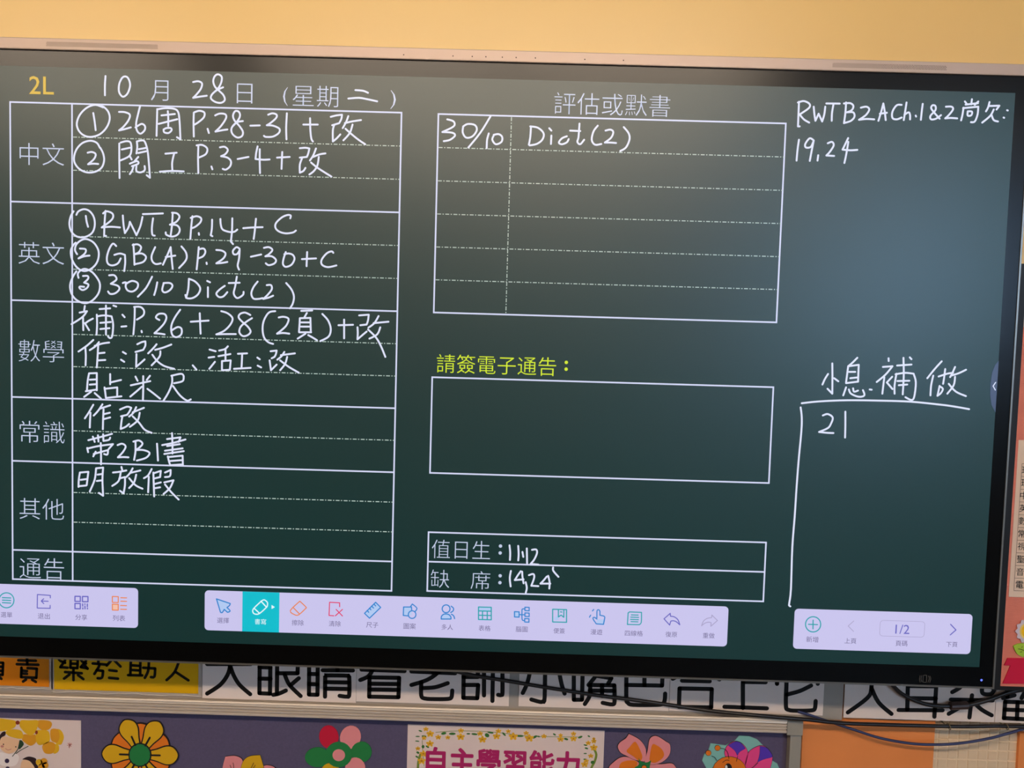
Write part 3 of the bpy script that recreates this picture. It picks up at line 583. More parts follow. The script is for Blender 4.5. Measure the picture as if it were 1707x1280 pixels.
wcard(864, 1115, 1177, ((L3, K5, '1140,190 1115,290 1080,365; 1262,60 1258,400 1240,435 1210,435 1150,418; 1375,190 1395,290 1420,370'),
    (L3, K5, '1495,130! 1495,420! 1562,420! 1568,130! 1495,130; 1650,80 1650,190; 1600,110 1600,200; 1600,200 1700,190; 1750,80 1755,180 1830,170'),
    (L4, K5, '95,180 50,245 5,300; 65,225! 190,245! 165,290; 18,300! 15,385 -25,455; 18,300! 215,303! 217,430 200,458 120,445; 15,345 212,348; 115,300 115,390'),
    (L4, K5, '315,130! 312,400 325,445 370,462 560,462 610,450 625,420 628,370; 315,130! 610,135! 603,305! 315,300; 460,135 460,300')),
    'white word card right of the narrow grey gap, crossed by the black cable')
wcard(1115, 1372, 1184.5, ((L4, K5, '880,110 810,180 690,250; 880,110 960,190 1070,255; 765,265 990,270; 745,328! 740,478! 1002,482! 1007,333! 745,328'),
    (L4, K5, '1260,110 1260,487; 1265,275 1445,278; 1110,477 1455,490'),
    (L5, K6, '-20,250! -20,200! 265,205! 265,250; 120,140 130,200; 47,230 42,400 60,432 130,438 225,435 245,420 250,370; 50,325 140,300 218,262')),
    'white word card left of the wide grey gap, above the end of the rail')
wcard(1405.6, 1658, 1196, ((L5, K6, '490,225 790,235; 640,120 640,280 610,350 475,450; 640,280 690,380 780,460'),
    (L5, K6, '850,180 1140,185; 897,180 890,430; 1098,180 1080,480; 830,433 1137,435; 900,350 1090,353; 900,265 1095,268'),
    (L5, K6, '1290,190 1270,265 1205,308; 1290,190! 1430,195! 1412,290 1425,320 1475,322 1497,295; 1195,360 1487,366; 1343,330 1325,485; 1310,385 1180,460; 1350,375 1410,430 1480,470')),
    'white word card right of the wide grey gap, behind the cable with the ferrite block')
wcard(1658, 1910, 1204, ((L5, K6, '1575,375! 1566,490! 1757,500! 1762,382! 1575,375; 1570,430 1757,437; 1662,378 1657,496; 1640,230 1590,260 1590,340; 1640,330 1560,350; 1700,250 1790,255 1770,340; 1740,250 1690,350'),),
    'white word card at the right end, cut off by the picture edge')
def ccard(x0, x1, y0, y1, m, chars, label, ext=0):
    a = px(x0, y0, CARD); b = px(x1, y1, CARD); zb = (a[1] + b[1]) / 2
    r = empty('laminated_card', ((a[0] + b[0]) / 2, CARD, zb + H0), label, 'card')
    MB().box(a[0] - .0065, b[0] + .0065, CARD + 0.0012, STRIP - 0.0002, zb - 0.0062, zb + 0.135).build('laminate_pouch', mat('clear_laminate_over_grey', rgb(176, 164, 152), 0.12), r, fix=True)
    zig = []; st = 0.0024; n = int((b[0] - a[0]) / st)
    for i in range(n + 1): zig.append((a[0] + (b[0] - a[0]) * i / n, zb + (0.0009 if i % 2 else 0)))
    for i in range(1, 53): zig.append((b[0] - (0.0009 if i % 2 else 0), zb + 0.0025 * i))
    zig.append((a[0], zb + 0.13))
    MB().plate(zig, CARD, 0.0011).build('card_sheet', m, r, fix=True)
    w = [(a[0] - .006 + (b[0] - a[0] + .012) * i / 60, CARD + 0.0004 - 0.0013 * math.sin(i * .37) ** 2 - 0.0008 * math.sin(i * .9), zb - 0.0048 - 0.0010 * math.sin(i * .31 + 1)) for i in range(61)]
    MB().tube(w, 0.0009, 6).build('laminate_edge', mat('clear_film_edge', rgb(206, 196, 184), 0.1, coat=1.0), r)
    for txt in chars: strokes(MB(), txt, L1, K5, 0.0058, CARD, n=3, dz=0.0003).build('character', M_ink, r)
M_ycard = mat('yellow_card', rgb(226, 172, 10), 0.35); M_ocard = mat('orange_card', rgb(222, 128, 14), 0.35)
ccard(90.2, 330.5, 1150, 1155.5, M_ycard, (
    '520,60 480,95 530,120; 530,100 492,155! 550,160; 600,60 590,80; 575,90! 573,160! 630,163! 633,92! 575,90; 580,126 628,128; 690,60 660,100 700,125; 700,105 658,155! 712,165; 690,140 712,168; 530,195 665,205; 598,165 598,260; 565,215 522,248; 635,220 678,252',
    '755,125 865,135; 800,80 800,125; 810,135 800,160 768,210; 785,180 838,186! 830,240 795,245; 920,70 905,100 868,142; 925,95 980,150; 890,180 948,187; 888,242 960,249',
    '1065,90! 1060,218; 1065,90! 1142,92! 1140,218; 1070,140 1135,145; 1070,178 1135,182; 1042,220 1157,222; 1165,160 1262,166! 1256,232 1228,236; 1212,95 1205,185 1178,242',
    '1462,90 1420,195 1355,260; 1430,195 1532,262'), 'bright yellow laminated card with four black characters under the display')
ccard(-60, 82, 1140.5, 1145.5, M_ocard, (
    '165,72 285,74; 150,100 292,103; 220,60 222,132; 138,131 312,136; 175,160! 172,236! 296,242! 300,168! 225,163; 178,183 220,187; 178,207 220,210; 212,256 188,272; 262,258 292,275',
    '-70,100! -75,215! 22,217! 26,120! -70,115; -70,150 20,152; -70,183 20,185; -40,235 -60,250; -10,232 12,250'), 'orange laminated card at the left edge next to the yellow card')

# ---- paper cut-outs on the pinboard
DF = FELT - 0.0022
def cutout(name, o, k, items, label, cat, base=FELT, th=0.0018):
    """items: (part name, material, outline list, layer, outline growth or 0)"""
    c = items[0][2][0]
    xs = [p[0] for it in items for p in it[2]]; zs = [p[1] for it in items for p in it[2]]
    r = empty(name, ((min(xs) + max(xs)) / 2, base, min(zs) + H0), label, cat)
    for pn, m, pts, lay, g in items:
        y = base - 0.0021 - 0.0007 * lay
        if g: MB().plate(grow(pts, g), y, th if lay < 1 else 0.0005).build('outline', M_edge, r)
        MB().plate(pts, y - (0.0003 if g else 0), (th if lay < 1 and not g else 0.0003)).build(pn, m, r, fix=True)
    return r
M_edge = mat('black_marker', rgb(22, 9, 12), 0.7)
def foam(n, r_, g_, b_): return mat(n, rgb(r_, g_, b_), 0.75, spec=0.3)
f_yel = foam('yellow_paper', 216, 166, 20); f_org = foam('orange_paper', 226, 118, 28); f_grn = foam('green_paper', 34, 122, 62)
f_red = foam('crimson_paper', 196, 22, 56); f_pink = foam('pink_paper', 226, 138, 142); f_teal = foam('teal_paper', 128, 184, 176); f_mag = foam('magenta_paper', 232, 70, 136); f_pur = foam('violet_paper', 84, 52, 176)
oF1 = (160, 1195); kF1 = 150 / 1707
items = []
def petal(cx, cy, ang, ln, wd, r0=150):
    ca, sa = math.cos(math.radians(ang)), -math.sin(math.radians(ang)); pts = []
    for s_, w_ in ((r0, .30), (r0 + (ln - r0) * .3, .62), (r0 + (ln - r0) * .62, .98), (r0 + (ln - r0) * .86, .8), (ln, .0), (r0 + (ln - r0) * .86, -.8), (r0 + (ln - r0) * .62, -.98), (r0 + (ln - r0) * .3, -.62), (r0, -.30)):
        pts.append('%.1f,%.1f' % (cx + s_ * ca - w_ * wd * -sa, cy + s_ * sa + w_ * wd * ca * -1))
    return ' '.join(pts)
for a in (90, 148, 30, 212, 330, 270): items.append(('petal', f_org, poly(petal(840, 715, a, 585, 225), oF1, kF1, DF), 0, 0.0027))
for a in (114, 60, 359, 178, 240, 300): items.append(('petal', f_yel, poly(petal(840, 715, a, 715, 170), oF1, kF1, DF), 1.2, 0.0027))
items.append(('centre', f_grn, ell(840, 712, 198, 205, oF1, kF1, DF), 2.4, 0.0025))
fl = cutout('paper_flower', oF1, kF1, items, 'yellow and orange paper flower with green centre and black outlines on the pinboard', 'decoration')
for a in (114, 60, 359, 178, 240, 300):
    ca, sa = math.cos(math.radians(a)), -math.sin(math.radians(a))
    strokes(MB(), '%.1f,%.1f %.1f,%.1f' % (840 + 205 * ca, 712 + 205 * sa, 840 + 380 * ca, 712 + 380 * sa), oF1, kF1, 0.0040, DF, dz=0.0020).build('vein', M_edge, fl)
oF2 = (340, 1190); kF2 = 320 / 1707
r2 = cutout('paper_flower', oF2, kF2, [('petal', f_pink, poly('165,500 190,380! 270,372 330,395 348,440 345,520 300,570 220,570', oF2, kF2, DF), 0, 0.0006), ('petal', f_yel, poly('335,500 345,430 380,388 430,370 500,365! 520,430 530,490 480,560 400,580', oF2, kF2, DF), 1, 0.0006),
    ('petal', f_pink, poly('500,560 525,470 580,458 640,485 670,560 600,620', oF2, kF2, DF), 0, 0.0006), ('petal', f_yel, poly('180,600 260,580 330,600 330,700 250,730 180,690', oF2, kF2, DF), 0, 0.0006), ('petal', f_pink, poly('360,620 440,600 520,640 510,720 430,750 360,700', oF2, kF2, DF), 0.5, 0.0006), ('centre', f_org, ell(370, 590, 60, 55, oF2, kF2, DF), 2, 0.0006)],
    'small pink and yellow paper flower mostly below the picture edge', 'decoration')
strokes(MB(), '235,450 245,480 240,520; 262,430 268,470 255,520; 445,430 425,470 410,500; 460,450 440,480 420,520', oF2, kF2, 0.0011, DF, dz=0.002).build('vein', M_edge, r2)
cutout('paper_flower', oF2, kF2, [('petal', f_red, ell(1110, 205, 86, 102, oF2, kF2, DF, -0.15), 0, 0), ('petal', f_pink, ell(1302, 208, 92, 104, oF2, kF2, DF, 0.35), 0.3, 0), ('petal', f_grn, ell(1010, 385, 112, 88, oF2, kF2, DF), 0.6, 0), ('petal', f_grn, ell(1400, 338, 92, 92, oF2, kF2, DF), 0.6, 0),
    ('petal', f_pink, ell(1345, 485, 90, 100, oF2, kF2, DF), 0.9, 0), ('petal', f_yel, ell(1125, 525, 88, 90, oF2, kF2, DF), 1.0, 0), ('ring', f_grn, ell(1200, 358, 118, 114, oF2, kF2, DF), 1.6, 0), ('centre', f_pink, ell(1200, 363, 56, 53, oF2, kF2, DF), 2.2, 0)],
    'paper flower with red, pink and green petals on the pinboard', 'decoration')
oF4 = (1000, 1180); kF4 = 160 / 1707
cutout('paper_flower', oF4, kF4, [
    ('petal', f_pink, poly('160,1067 240,970 350,890 470,870 600,920 690,970 700,1060 620,1180 400,1250 200,1230', oF4, kF4, DF), 0, 0.0008), ('petal', f_pink, poly('870,1010 1100,1000 1270,985 1340,1040 1380,1150 1250,1260 1000,1220 880,1120', oF4, kF4, DF), 0, 0.0008),
    ('petal', f_pink, poly('515,460! 600,500 700,560 780,650 820,750 815,870 790,950! 610,915 480,850 370,790 320,690 360,610 460,540', oF4, kF4, DF), 0.5, 0.0008), ('petal', f_pink, poly('818,860 850,750 880,570 940,505 1030,505 1180,600! 1245,650 1250,780 1200,880 1100,960 980,1000 880,1000 800,960', oF4, kF4, DF), 0.5, 0.0008),
    ('petal_patch', f_org, poly('340,1060 380,970 500,930 640,940 660,1010 560,1130 380,1160', oF4, kF4, DF), 1.6, 0), ('petal_patch', f_org, poly('610,600 660,630 740,800 750,890 700,940 600,860 475,770 530,690', oF4, kF4, DF), 1.6, 0), ('petal_patch', f_org, poly('930,650 1010,660 1100,730 1140,820 1100,900 980,970 890,940 885,850', oF4, kF4, DF), 1.6, 0),
    ('centre', f_grn, poly('685,880! 740,950 840,960 910,920! 890,1010 870,1100 780,1150 680,1110 610,1060 690,1000', oF4, kF4, DF), 2.2, 0), ('centre_dot', f_org, ell(785, 1055, 42, 42, oF4, kF4, DF), 2.8, 0.001)],
    'pink paper flower with orange petal patches right of the vine-bordered sign', 'decoration')
oF5 = (1130, 1180); kF5 = 230 / 1707
r5 = cutout('paper_butterfly', oF5, kF5, [
    ('backing_sheet', f_teal, poly('405,440 590,465 700,410 760,345 880,350 980,390 1040,450 1160,560 1170,655 1230,690 1260,760 1260,950 300,950 350,740 300,650 330,570 380,520', oF5, kF5, DF, False), 0, 0),
    ('wing', f_mag, poly('585,590 590,500 640,440 710,410 780,430 840,490 865,560 850,640 820,720 700,720', oF5, kF5, DF), 1, 0.0007), ('wing', f_mag, poly('830,720 850,600 900,520 1015,465 1100,490 1160,570 1165,640 1140,742 1100,830 880,800', oF5, kF5, DF), 1, 0.0007),
    ('wing_patch', f_pur, poly('622,458! 710,413 780,433 832,497! 760,540 735,585! 700,520', oF5, kF5, DF), 1.8, 0.0005), ('wing_patch', f_pur, poly('1015,468! 1100,492 1160,570 1160,605! 1060,630 985,665! 1010,570', oF5, kF5, DF), 1.8, 0.0005),
    ('head', f_org, ell(635, 795, 212, 198, oF5, kF5, DF), 2.4, 0.0007), ('eye', M_edge, ell(620, 738, 46, 60, oF5, kF5, DF), 3.0, 0), ('eye_glint', foam('white_paper', 235, 228, 225), ell(596, 730, 15, 30, oF5, kF5, DF), 3.4, 0),
    ('antenna_tip', f_org, ell(490, 492, 32, 32, oF5, kF5, DF), 1.5, 0.0007), ('antenna_tip', f_org, ell(377, 553, 32, 32, oF5, kF5, DF), 1.5, 0.0007)],
    'paper butterfly with pink and violet wings and orange head on teal paper', 'decoration')
for nm, q in (('antenna', '525,492 575,500 610,540 628,618'), ('antenna', '412,585 450,600 475,640'), ('eyebrow', '550,665 590,638 630,640'), ('wing_line', '735,590 720,650'), ('wing_line', '985,668 930,720 890,745')):
    strokes(MB(), q, oF5, kF5, 0.0012, DF, dz=0.0026).build(nm, M_edge, r5)
# ---- sign with a vine border
oP = (670, 1190); kP = K5; DP = FELT - 0.0012
a = px(679.8, 1208.5, DP); b = px(1007.9, 1216.7, DP); zt = (a[1] + b[1]) / 2
SG = empty('vine_border_sign', ((a[0] + b[0]) / 2, DP, zt - 0.25 + H0), 'white sign with yellow flower vine border and magenta lettering on the pinboard', 'sign')
M_paper = mat('poster_paper', rgb(226, 204, 198), 0.5, spec=0.4)
MB().box(a[0], b[0], DP, FELT - 0.0001, zt - 0.26, zt).build('sheet', M_paper, SG, fix=True)
M_magenta = mat('magenta_print', rgb(176, 24, 96), 0.6)
text('自主學習能力', (oP[0] + 200 * kP, oP[1] + 392 * kP), (oP[0] + 1440 * kP, oP[1] + 417 * kP), DP, M_magenta, 'lettering', SG, 0.0, 47, 0.0006, 2, 0.0017)
M_leaf = mat('green_print', rgb(52, 112, 44), 0.6); M_stem = mat('olive_print', rgb(120, 140, 50), 0.6); M_bloom = mat('golden_print', rgb(236, 178, 34), 0.6); M_bl2 = mat('amber_print', rgb(196, 120, 20), 0.6)
strokes(MB(), '275,148 450,137 640,140 780,150 900,165 1050,182 1200,184 1440,186; 165,215 170,300 180,420', oP, kP, 0.0011, DP, dz=0.0003).build('vine_stem', M_stem, SG)
strokes(MB(), '150,330 135,380 130,470 140,560; 1560,280 1580,330 1565,390 1540,440 1530,520', oP, kP, 0.0048, DP, dz=0.0003).build('vine_stem', M_stem, SG)
mb = MB()
for x, y, w_, h_, an in ((340, 157, 22, 11, -.2), (410, 160, 28, 10, 0), (590, 163, 26, 8, .1), (692, 172, 20, 16, .6), (720, 150, 26, 8, .2), (830, 163, 20, 8, .8), (960, 178, 30, 9, 0), (1080, 186, 22, 10, -.5), (1240, 165, 14, 7, .5), (1335, 203, 18, 9, .3), (1450, 187, 20, 9, -.4), (150, 137, 16, 6, .3), (128, 182, 18, 5, 0), (125, 220, 18, 5, .1), (180, 180, 20, 7, .1), (208, 265, 16, 8, .5), (172, 265, 12, 14, 0), (130, 313, 14, 9, .5), (122, 347, 14, 7, .5), (1520, 180, 12, 6, .5), (1492, 252, 16, 6, .2), (1500, 278, 16, 7, .3), (1490, 320, 14, 5, 0), (1490, 368, 16, 6, .1), (1550, 392, 16, 14, 0), (540, 160, 16, 6, 0), (1110, 182, 14, 6, .2)):
    MB().plate(ell(x, y, w_, h_, oP, kP, DP, an, 10), DP - 0.0004).build('vine_leaf', M_leaf, SG)
mb = MB(); mb2 = MB()
for x, y, s_ in ((195, 122, 24), (230, 160, 34), (295, 188, 26), (373, 190, 22), (478, 185, 36), (480, 134, 26), (635, 158, 26), (655, 206, 36), (770, 180, 34), (785, 138, 26), (865, 140, 22), (905, 182, 40), (1010, 155, 24), (1035, 195, 40), (1155, 180, 24), (1290, 172, 20), (1290, 204, 30), (1395, 200, 30), (1395, 160, 24), (180, 195, 22), (228, 240, 34), (130, 280, 22), (175, 322, 34), (160, 380, 36), (1515, 235, 24), (1560, 220, 24), (1560, 272, 34), (1535, 340, 24), (1500, 380, 22), (1485, 408, 32), (1560, 200, 16)):
    mb = MB()
    for k in range(5):
        t_ = math.radians(72 * k - 90)
        mb.plate(ell(x + .55 * s_ * math.cos(t_), y + .42 * s_ * math.sin(t_), .42 * s_, .30 * s_, oP, kP, DP, t_, 8), DP - 0.0005)
    vf = mb.build('vine_flower', M_bloom, SG)
    MB().plate(ell(x, y, .2 * s_, .17 * s_, oP, kP, DP, 0, 8), DP - 0.0007).build('flower_centre', M_bl2, vf)
# ---- picture card with yellow flowers
oQ = (0, 1190); kQ = 140 / 1707
b = px(134.9, 1200.7, DP); zt = (px(0, 1197.5, DP)[1] + b[1]) / 2
PC = empty('picture_card', (b[0] - 0.15, DP, zt - 0.22 + H0), 'white picture card with big yellow flowers and a small face at the left edge', 'picture')
MB().box(b[0] - 0.30, b[0], DP, FELT - 0.0001, zt - 0.22, zt).build('sheet', M_paper, PC, fix=True)
def prn(nm, m, pts, lay): MB().plate(pts, DP - 0.0003 - 0.0002 * lay).build(nm, m, PC)
q_y = mat('yellow_petal_print', rgb(228, 176, 26), 0.6); q_o = mat('amber_petal_print', rgb(222, 152, 30), 0.6); q_r = mat('brick_print', rgb(140, 50, 20), 0.6)
q_h = mat('dark_hair_print', rgb(44, 20, 26), 0.6); q_f = mat('skin_print', rgb(236, 190, 150), 0.6); q_w = mat('white_dress_print', rgb(240, 226, 222), 0.6); q_g = mat('leaf_print', rgb(40, 66, 40), 0.6); q_v = mat('violet_button_print', rgb(54, 36, 70), 0.6); q_p = mat('rose_print', rgb(206, 130, 120), 0.6)
def Q(txt): return poly(txt, oQ, kQ, DP)
prn('printed_petal', q_o, Q('490,410 620,430 720,420 740,560 650,640 560,620 450,520'), 0); prn('printed_petal', q_o, Q('780,128 1000,138 1060,210 1000,310 880,330 770,260'), 0)
prn('printed_petal', q_y, Q('750,330 950,330 1010,400 1010,550 900,610 800,630 740,560 730,420'), 1); prn('printed_petal', q_y, Q('1120,330 1230,320 1300,450 1270,580 1220,625 1130,580'), 0); prn('printed_petal', q_o, Q('1030,320 1150,300 1200,360 1210,480 1170,575 1110,575 1040,520'), 1)
prn('printed_petal', q_y, Q('1060,620 1180,620 1205,700 1180,770 1090,800'), 0); prn('printed_petal', q_o, Q('870,630 960,570 1060,565 1120,610 1120,720 1060,800 930,800 870,720'), 1)
prn('printed_petal', q_y, Q('-80,100 200,112 330,150 310,260 180,320 0,350 -100,300'), 1); prn('printed_petal', q_y, Q('430,128 600,125 775,128 770,250 720,370 640,430 540,400 450,310 400,230'), 2); prn('printed_petal', q_y, Q('120,360 200,310 350,310 440,340 480,430 460,490 360,495 180,440'), 4)
prn('printed_petal_heart', q_r, ell(365, 170, 42, 42, oQ, kQ, DP), 4); prn('printed_petal_heart', q_r, ell(748, 368, 28, 38, oQ, kQ, DP), 4)
prn('printed_hair', q_h, Q('-60,560 0,430 60,360 120,358 110,430 40,480 10,600 -20,680'), 2); prn('printed_face', q_f, Q('40,470 180,465 390,530 370,640 330,740 200,800 80,760 -10,640'), 3)
prn('printed_dress', q_w, Q('0,790 100,790 200,810 330,800 390,880 330,1030 150,1060 -10,1000'), 2); prn('printed_button', q_v, ell(148, 948, 46, 46, oQ, kQ, DP), 3); prn('printed_button', q_v, ell(160, 1095, 40, 36, oQ, kQ, DP), 3)
prn('printed_leaf', q_g, Q('420,525 490,600 440,680 385,705'), 3); prn('printed_cheek', q_p, ell(52, 652, 34, 24, oQ, kQ, DP), 4)
strokes(MB(), '410,530 380,680 350,740 260,855; 580,650 430,730 330,800', oQ, kQ, 0.0016, DP, dz=0.0010).build('printed_stem', q_g, PC)
strokes(MB(), '78,608 79,612; 328,660 329,664', oQ, kQ, 0.0026, DP, dz=0.0012).build('printed_eyes', q_h, PC); strokes(MB(), '120,695 170,725 235,705', oQ, kQ, 0.0014, DP, dz=0.0012).build('printed_smile', q_p, PC)
prn('printed_hair', q_h, Q('460,915 560,865 660,870 740,910 730,980 800,1097 820,1200 700,1200 660,1020 600,950 520,925'), 2); prn('printed_face', q_f, Q('480,930 600,950 690,1050 710,1150 560,1250 430,1180 430,1010'), 3)
for x, y in ((800, 975), (900, 955), (925, 1035), (850, 1065)): prn('printed_petal', q_y if x < 850 else q_o, ell(x, y, 68, 64, oQ, kQ, DP), 4)
strokes(MB(), '1380,590 1450,660; 1450,590 1400,670; 1415,580 1415,690; 1370,635 1465,615', oQ, kQ, 0.0013, DP, dz=0.0004).build('printed_star', q_p, PC)
# ---- tiled wall and orange sheets at the right
ty0 = px(1620, 1249.5, WALL - .004); tp = 0.02075
x_s = px(1545 + 1250 * 0.0, 1260, WALL - .004)[0]
tx = px(1540 + 1255 * 167 / 1707, 1260, WALL - .004)[0]
bed = tag(MB().box(tx - 7.5 * tp, tx + 6 * tp, WALL - 0.003, WALL - 0.0002, ty0[1] - 5 * tp, ty0[1] + 4 * tp).build('tile_bed', M_grout, wall_front, fix=True), 'beige grout bed of the small wall tiles')
tmesh = None
for r_ in range(-5, 4):
    for c in range(-7, 6):
        if tmesh is None:
            h = tp / 2 - 0.0009; e = 0.0012
            vs = [(-h, 0, -h), (h, 0, -h), (h, 0, h), (-h, 0, h)]; vs2 = [(x * (h - e) / h, -0.0016, z * (h - e) / h) for x, _, z in vs]
            tmesh = bpy.data.meshes.new('tile'); tmesh.from_pydata(vs + vs2, [], [(4, 5, 6, 7), (0, 1, 5, 4), (1, 2, 6, 5), (2, 3, 7, 6), (3, 0, 4, 7)]); tmesh.update(); tmesh.materials.append(M_tile)
        o = bpy.data.objects.new('tile', tmesh); COL.objects.link(o); o.parent = bed
        o.location = (tx + (c + .5) * tp + random.uniform(-.0003, .0003), WALL - 0.003 - random.uniform(0, .0003), ty0[1] + (r_ + .5) * tp + H0)
        o.rotation_euler = (random.uniform(-.02, .02), 0, random.uniform(-.02, .02))
M_osheet = mat('orange_board', rgb(238, 142, 74), 0.6, noise=(14, 0.05))
ox0 = px(1336.5, 1250, 0.118)[0]; ox1 = px(1556.5, 1250, 0.118)[0]
tag(MB().box(ox0, ox1, 0.118, 0.1253, -1.15, -0.55).build('orange_board', M_osheet, fix=True), 'wide orange board between the grey post and the beige tiles', 'board', 'orange boards')
ox2 = px(1698.5, 1250, 0.118)[0]
tag(MB().box(ox2, ox2 + 0.25, 0.118, 0.1253, -1.15, px(1700, 1222, 0.118)[1]).build('orange_board', M_osheet, fix=True), 'sliver of orange board at the lower right corner', 'board', 'orange boards')
# ---- cables
M_cable = mat('black_cable_rubber', rgb(26, 20, 20), 0.4); M_bcable = mat('blue_cable_jacket', rgb(44, 50, 92), 0.4)
def cable(name, pts, d, r, m, label):
    q = crom([(float(x), float(y)) for x, y, *_ in pts], False, 6)
    n = len(q); w = []
    for i, (x, y) in enumerate(q):
        dd = d if not callable(d) else d(x); p = px(x, y, dd); w.append((p[0], dd, p[1]))
    mb = MB().tube(w, r)
    return tag(mb.build(name, m, fix=True), label, 'cable'), w
cable('power_cable', ((690, 1096), (735, 1110), (760.7, 1119), (793.5, 1126.5), (838.6, 1133.7), (916.5, 1146.6), (996.5, 1159), (1041.5, 1164.5), (1107, 1173.5), (1164.5, 1182), (1205.5, 1187), (1267, 1192.8), (1328.6, 1198), (1347.7, 1199.5), (1400, 1205), (1467, 1207.6), (1538, 1209.5), (1610, 1210.8), (1657.6, 1210), (1707, 1211), (1790, 1212)),
      lambda x: 0.1045 - 0.0228 * min(1, max(0, (x - 1150) / 110)) + 0.0143 * min(1, max(0, (x - 1342) / 140)), 0.0038, M_cable, 'long black cable sagging across the word cards and the rail')
_, w = cable('ferrite_cable', ((1465, 1110), (1488, 1142), (1505, 1157.5), (1526.5, 1168), (1550, 1175), (1585, 1177), (1612, 1175.5), (1645.7, 1167), (1681.5, 1154), (1707, 1149), (1760, 1142)), 0.100, 0.0042, M_cable, 'black cable loop with a ferrite block hanging below the display corner')
fa = px(1584, 1176.5, 0.098); fb = px(1612, 1175.5, 0.098)
fc = MB().tube([(fa[0], 0.098, fa[1] ), (fa[0] + 0.002, 0.098, fa[1]), (fb[0] - 0.002, 0.098, fb[1]), (fb[0], 0.098, fb[1])], 0.0078, 12); fc.smooth = False
tag(fc.build('ferrite_block', mat('brown_black_ferrite', rgb(62, 44, 40), 0.45), fix=True), 'dark brown ferrite block clamped on the cable loop', 'ferrite block')
cable('network_cable', ((1330, 1186), (1347.7, 1191), (1378.7, 1201.6), (1419, 1214.7), (1467, 1230), (1514.6, 1238.6), (1552.7, 1241), (1598, 1239), (1645.7, 1231.4), (1681.5, 1222), (1707, 1214.7), (1780, 1195)), lambda x: 0.108 - 0.014 * math.sin(math.pi * min(1, max(0, (x - 1330) / 450))), 0.0027, M_bcable, 'thin blue cable drooping in front of the orange board and tiles')
cable('thin_cable', ((1405, 1192), (1421.6, 1194.8), (1467, 1198), (1500, 1199.2), (1529, 1199.5), (1545, 1199.3)), 0.1145, 0.0013, M_cable, 'short thin black cable peeping out under the word card')
for i, (x, y) in enumerate(((1580, 1212.5), (1676, 1213))):
    p = px(x, 1210.6, 0.096)
    mb = MB().tube([(p[0] + 0.0003 * k, 0.096 + 0.0062 * math.cos(math.pi * k / 8), p[1] - 0.0005 + 0.0056 * math.sin(math.pi * k / 8)) for k in range(17)], 0.0009, 6)
    mb.box(p[0] - 0.001, p[0] + 0.001, 0.102, 0.1250, p[1] - 0.002, p[1])
    tag(mb.build('cable_clip', mat('olive_wire_clip', rgb(110, 98, 70), 0.5)), ('small wire clip holding the long cable over the left tiles', 'small wire clip holding the long cable near the right edge')[i], 'clip', 'cable clips')
# ---- pink board at the right
DB = 0.050
M_pinkb = mat('coral_corrugated_paper', rgb(232, 132, 112), 0.7, bump=('Z', 130, 0.35, 0.001), noise=(40, .05))
M_bstrip = mat('black_board_strip', rgb(16, 13, 12), 0.5)  # for the plain black strips left of and below the pink board
xa = px(1670.5, 1080, DB)[0]; zb = px(1690, 1144, DB)[1]; zt2 = px(1700, 545, DB)[1]
PK = empty('display_board', (xa + 0.3, DB, zb + H0), 'coral pink display board with black edge strips right of the display', 'board')
MB().box(xa, xa + 0.62, DB, DB + 0.02, zb, zt2).build('board_panel', M_pinkb, PK, fix=True)
MB().box(xa - 0.016, xa, DB - 0.002, DB + 0.03, zb - 0.0075, zt2 + 0.12).build('black_strip_side', M_bstrip, PK, fix=True)
MB().box(xa, xa + 0.62, DB - 0.002, DB + 0.03, zb - 0.0075, zb).build('black_strip_bottom', M_bstrip, PK, fix=True)
MB().box(xa, xa + 0.62, DB + 0.001, DB + 0.02, zt2, zt2 + 0.12).build('upper_sheet', mat('pale_grey_sheet', rgb(214, 206, 204), 0.6), PK, fix=True)
DT = DB - 0.0008
oT = (1647, 680)
ta = px(1690, 733, DT); tb_ = px(1690, 995, DT); tx0 = px(1697 - 0, 733, DT)[0]; tx0 = (tx0 + px(1682.7, 995, DT)[0]) / 2
TS = empty('timetable_sheet', (tx0 + .1, DT, tb_[1] + H0), 'cream timetable sheet with ruled rows on the coral board', 'sheet')
MB().box(tx0, tx0 + 0.21, DT, DB - 0.0001, tb_[1], ta[1]).build('sheet', mat('cream_sheet', rgb(236, 208, 186), 0.7), TS, fix=True)
mb = MB(); gx = (px(1702, 772.5, DT)[0] + px(1691.5, 984.5, DT)[0]) / 2; gz0 = px(1700, 772.5, DT)[1]; gz1 = px(1700, 984.7, DT)[1]
for i in range(11):
    z = gz0 + (gz1 - gz0) * i / 10; mb.plate([(gx, z - .0004), (gx + .17, z - .0004), (gx + .17, z + .0004), (gx, z + .0004)], DT - 0.0003)
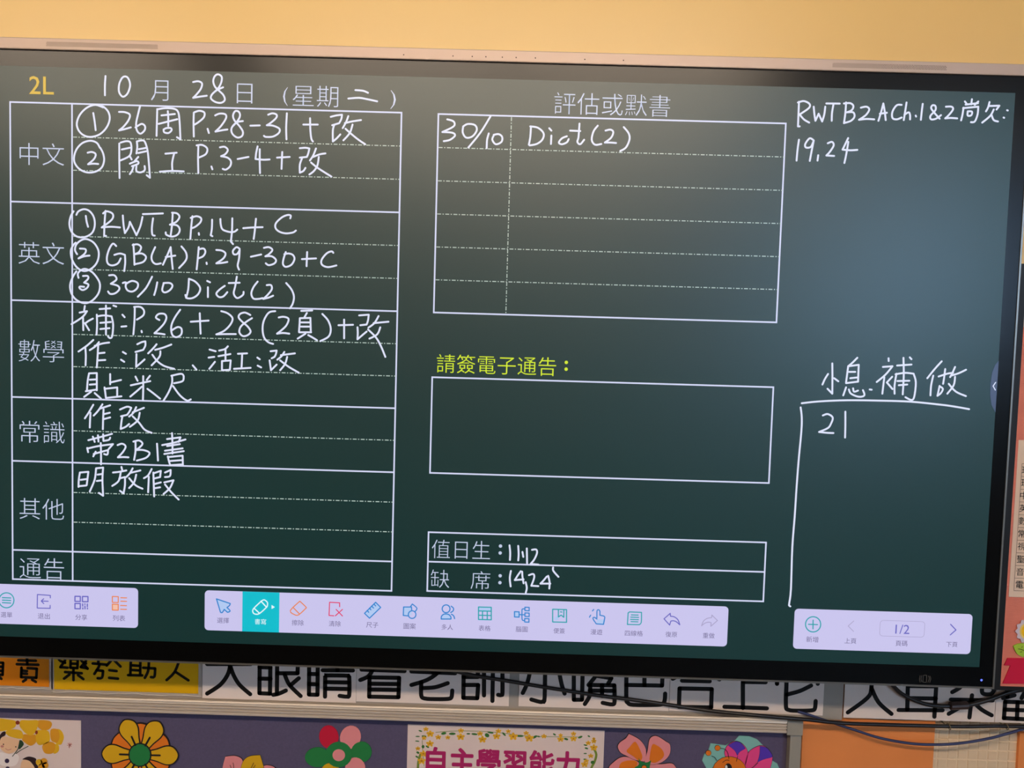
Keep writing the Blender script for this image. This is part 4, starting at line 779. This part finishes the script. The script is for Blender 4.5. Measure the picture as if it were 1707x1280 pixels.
mb.plate([(gx - .0004, gz1), (gx + .0004, gz1), (gx + .0004, gz0), (gx - .0004, gz0)], DT - 0.0003); mb.build('ruled_rows', mat('brown_rule', rgb(120, 84, 72), 0.7), TS)
for i, s_ in enumerate(('班', '班', '中文', '英文', '數學', '常識', '視藝', '聖經', '音樂', '電腦')):
    y = 772.5 + 21.2 * (i + .5); x = 1702.6 - 10.5 * (i + .5) / 10 + (1.2 if len(s_) == 1 else 0.4)
    text(s_, (x, y), (x + 13.5 * len(s_), y + .4 * len(s_)), DT, M_ink, 'row_title', TS, 0.006 if i % 2 else 0.0, None, 0.0004)
oK = (1640, 1000); kK = 67 / 429; DK = DB - .001
pot = foam('rose_red_paper', 212, 28, 68); leafm = foam('lime_paper', 168, 204, 66); lil = foam('lilac_white_paper', 214, 200, 214); yc = foam('sun_yellow_paper', 250, 196, 26); yc2 = foam('pale_yellow_paper', 246, 214, 120)
pts = []
for k in range(48):
    t_ = 2 * math.pi * k / 48; rr = 128 + 12 * math.cos(t_ * 12); pts.append(px(oK[0] + (468 + rr * math.cos(t_)) * kK, oK[1] + (330 + rr * math.sin(t_)) * kK, DK))
pf = cutout('paper_flower_pot', oK, kK, [('pot_body', pot, poly('285,690 200,890 735,895 655,690', oK, kK, DK, False), 0, 0), ('pot_rim', pot, poly('250,618 690,622 725,700 215,695', oK, kK, DK, False), 0.6, 0), ('stem', leafm, poly('455,450 480,450 485,620 450,620', oK, kK, DK, False), 0, 0),
    ('leaf', leafm, poly('310,488! 360,465 430,462 470,500 470,600 420,605 350,570', oK, kK, DK), 0.8, 0), ('leaf', leafm, poly('630,488! 580,465 510,462 470,500 475,600 520,605 590,570', oK, kK, DK), 0.8, 0), ('petals', lil, pts, 1.0, 0), ('flower_ring', yc2, ell(468, 330, 92, 92, oK, kK, DK), 1.6, 0), ('flower_centre', yc, ell(468, 330, 74, 74, oK, kK, DK), 2.0, 0)],
    'paper daisy with lime leaves in a rose red pot on the coral board', 'decoration', base=DB)
strokes(MB(), '355,515 390,520 430,540; 375,550 395,545; 390,500 400,490', oK, kK, 0.0009, DK, dz=0.0036).build('leaf_veins', M_edge, pf)
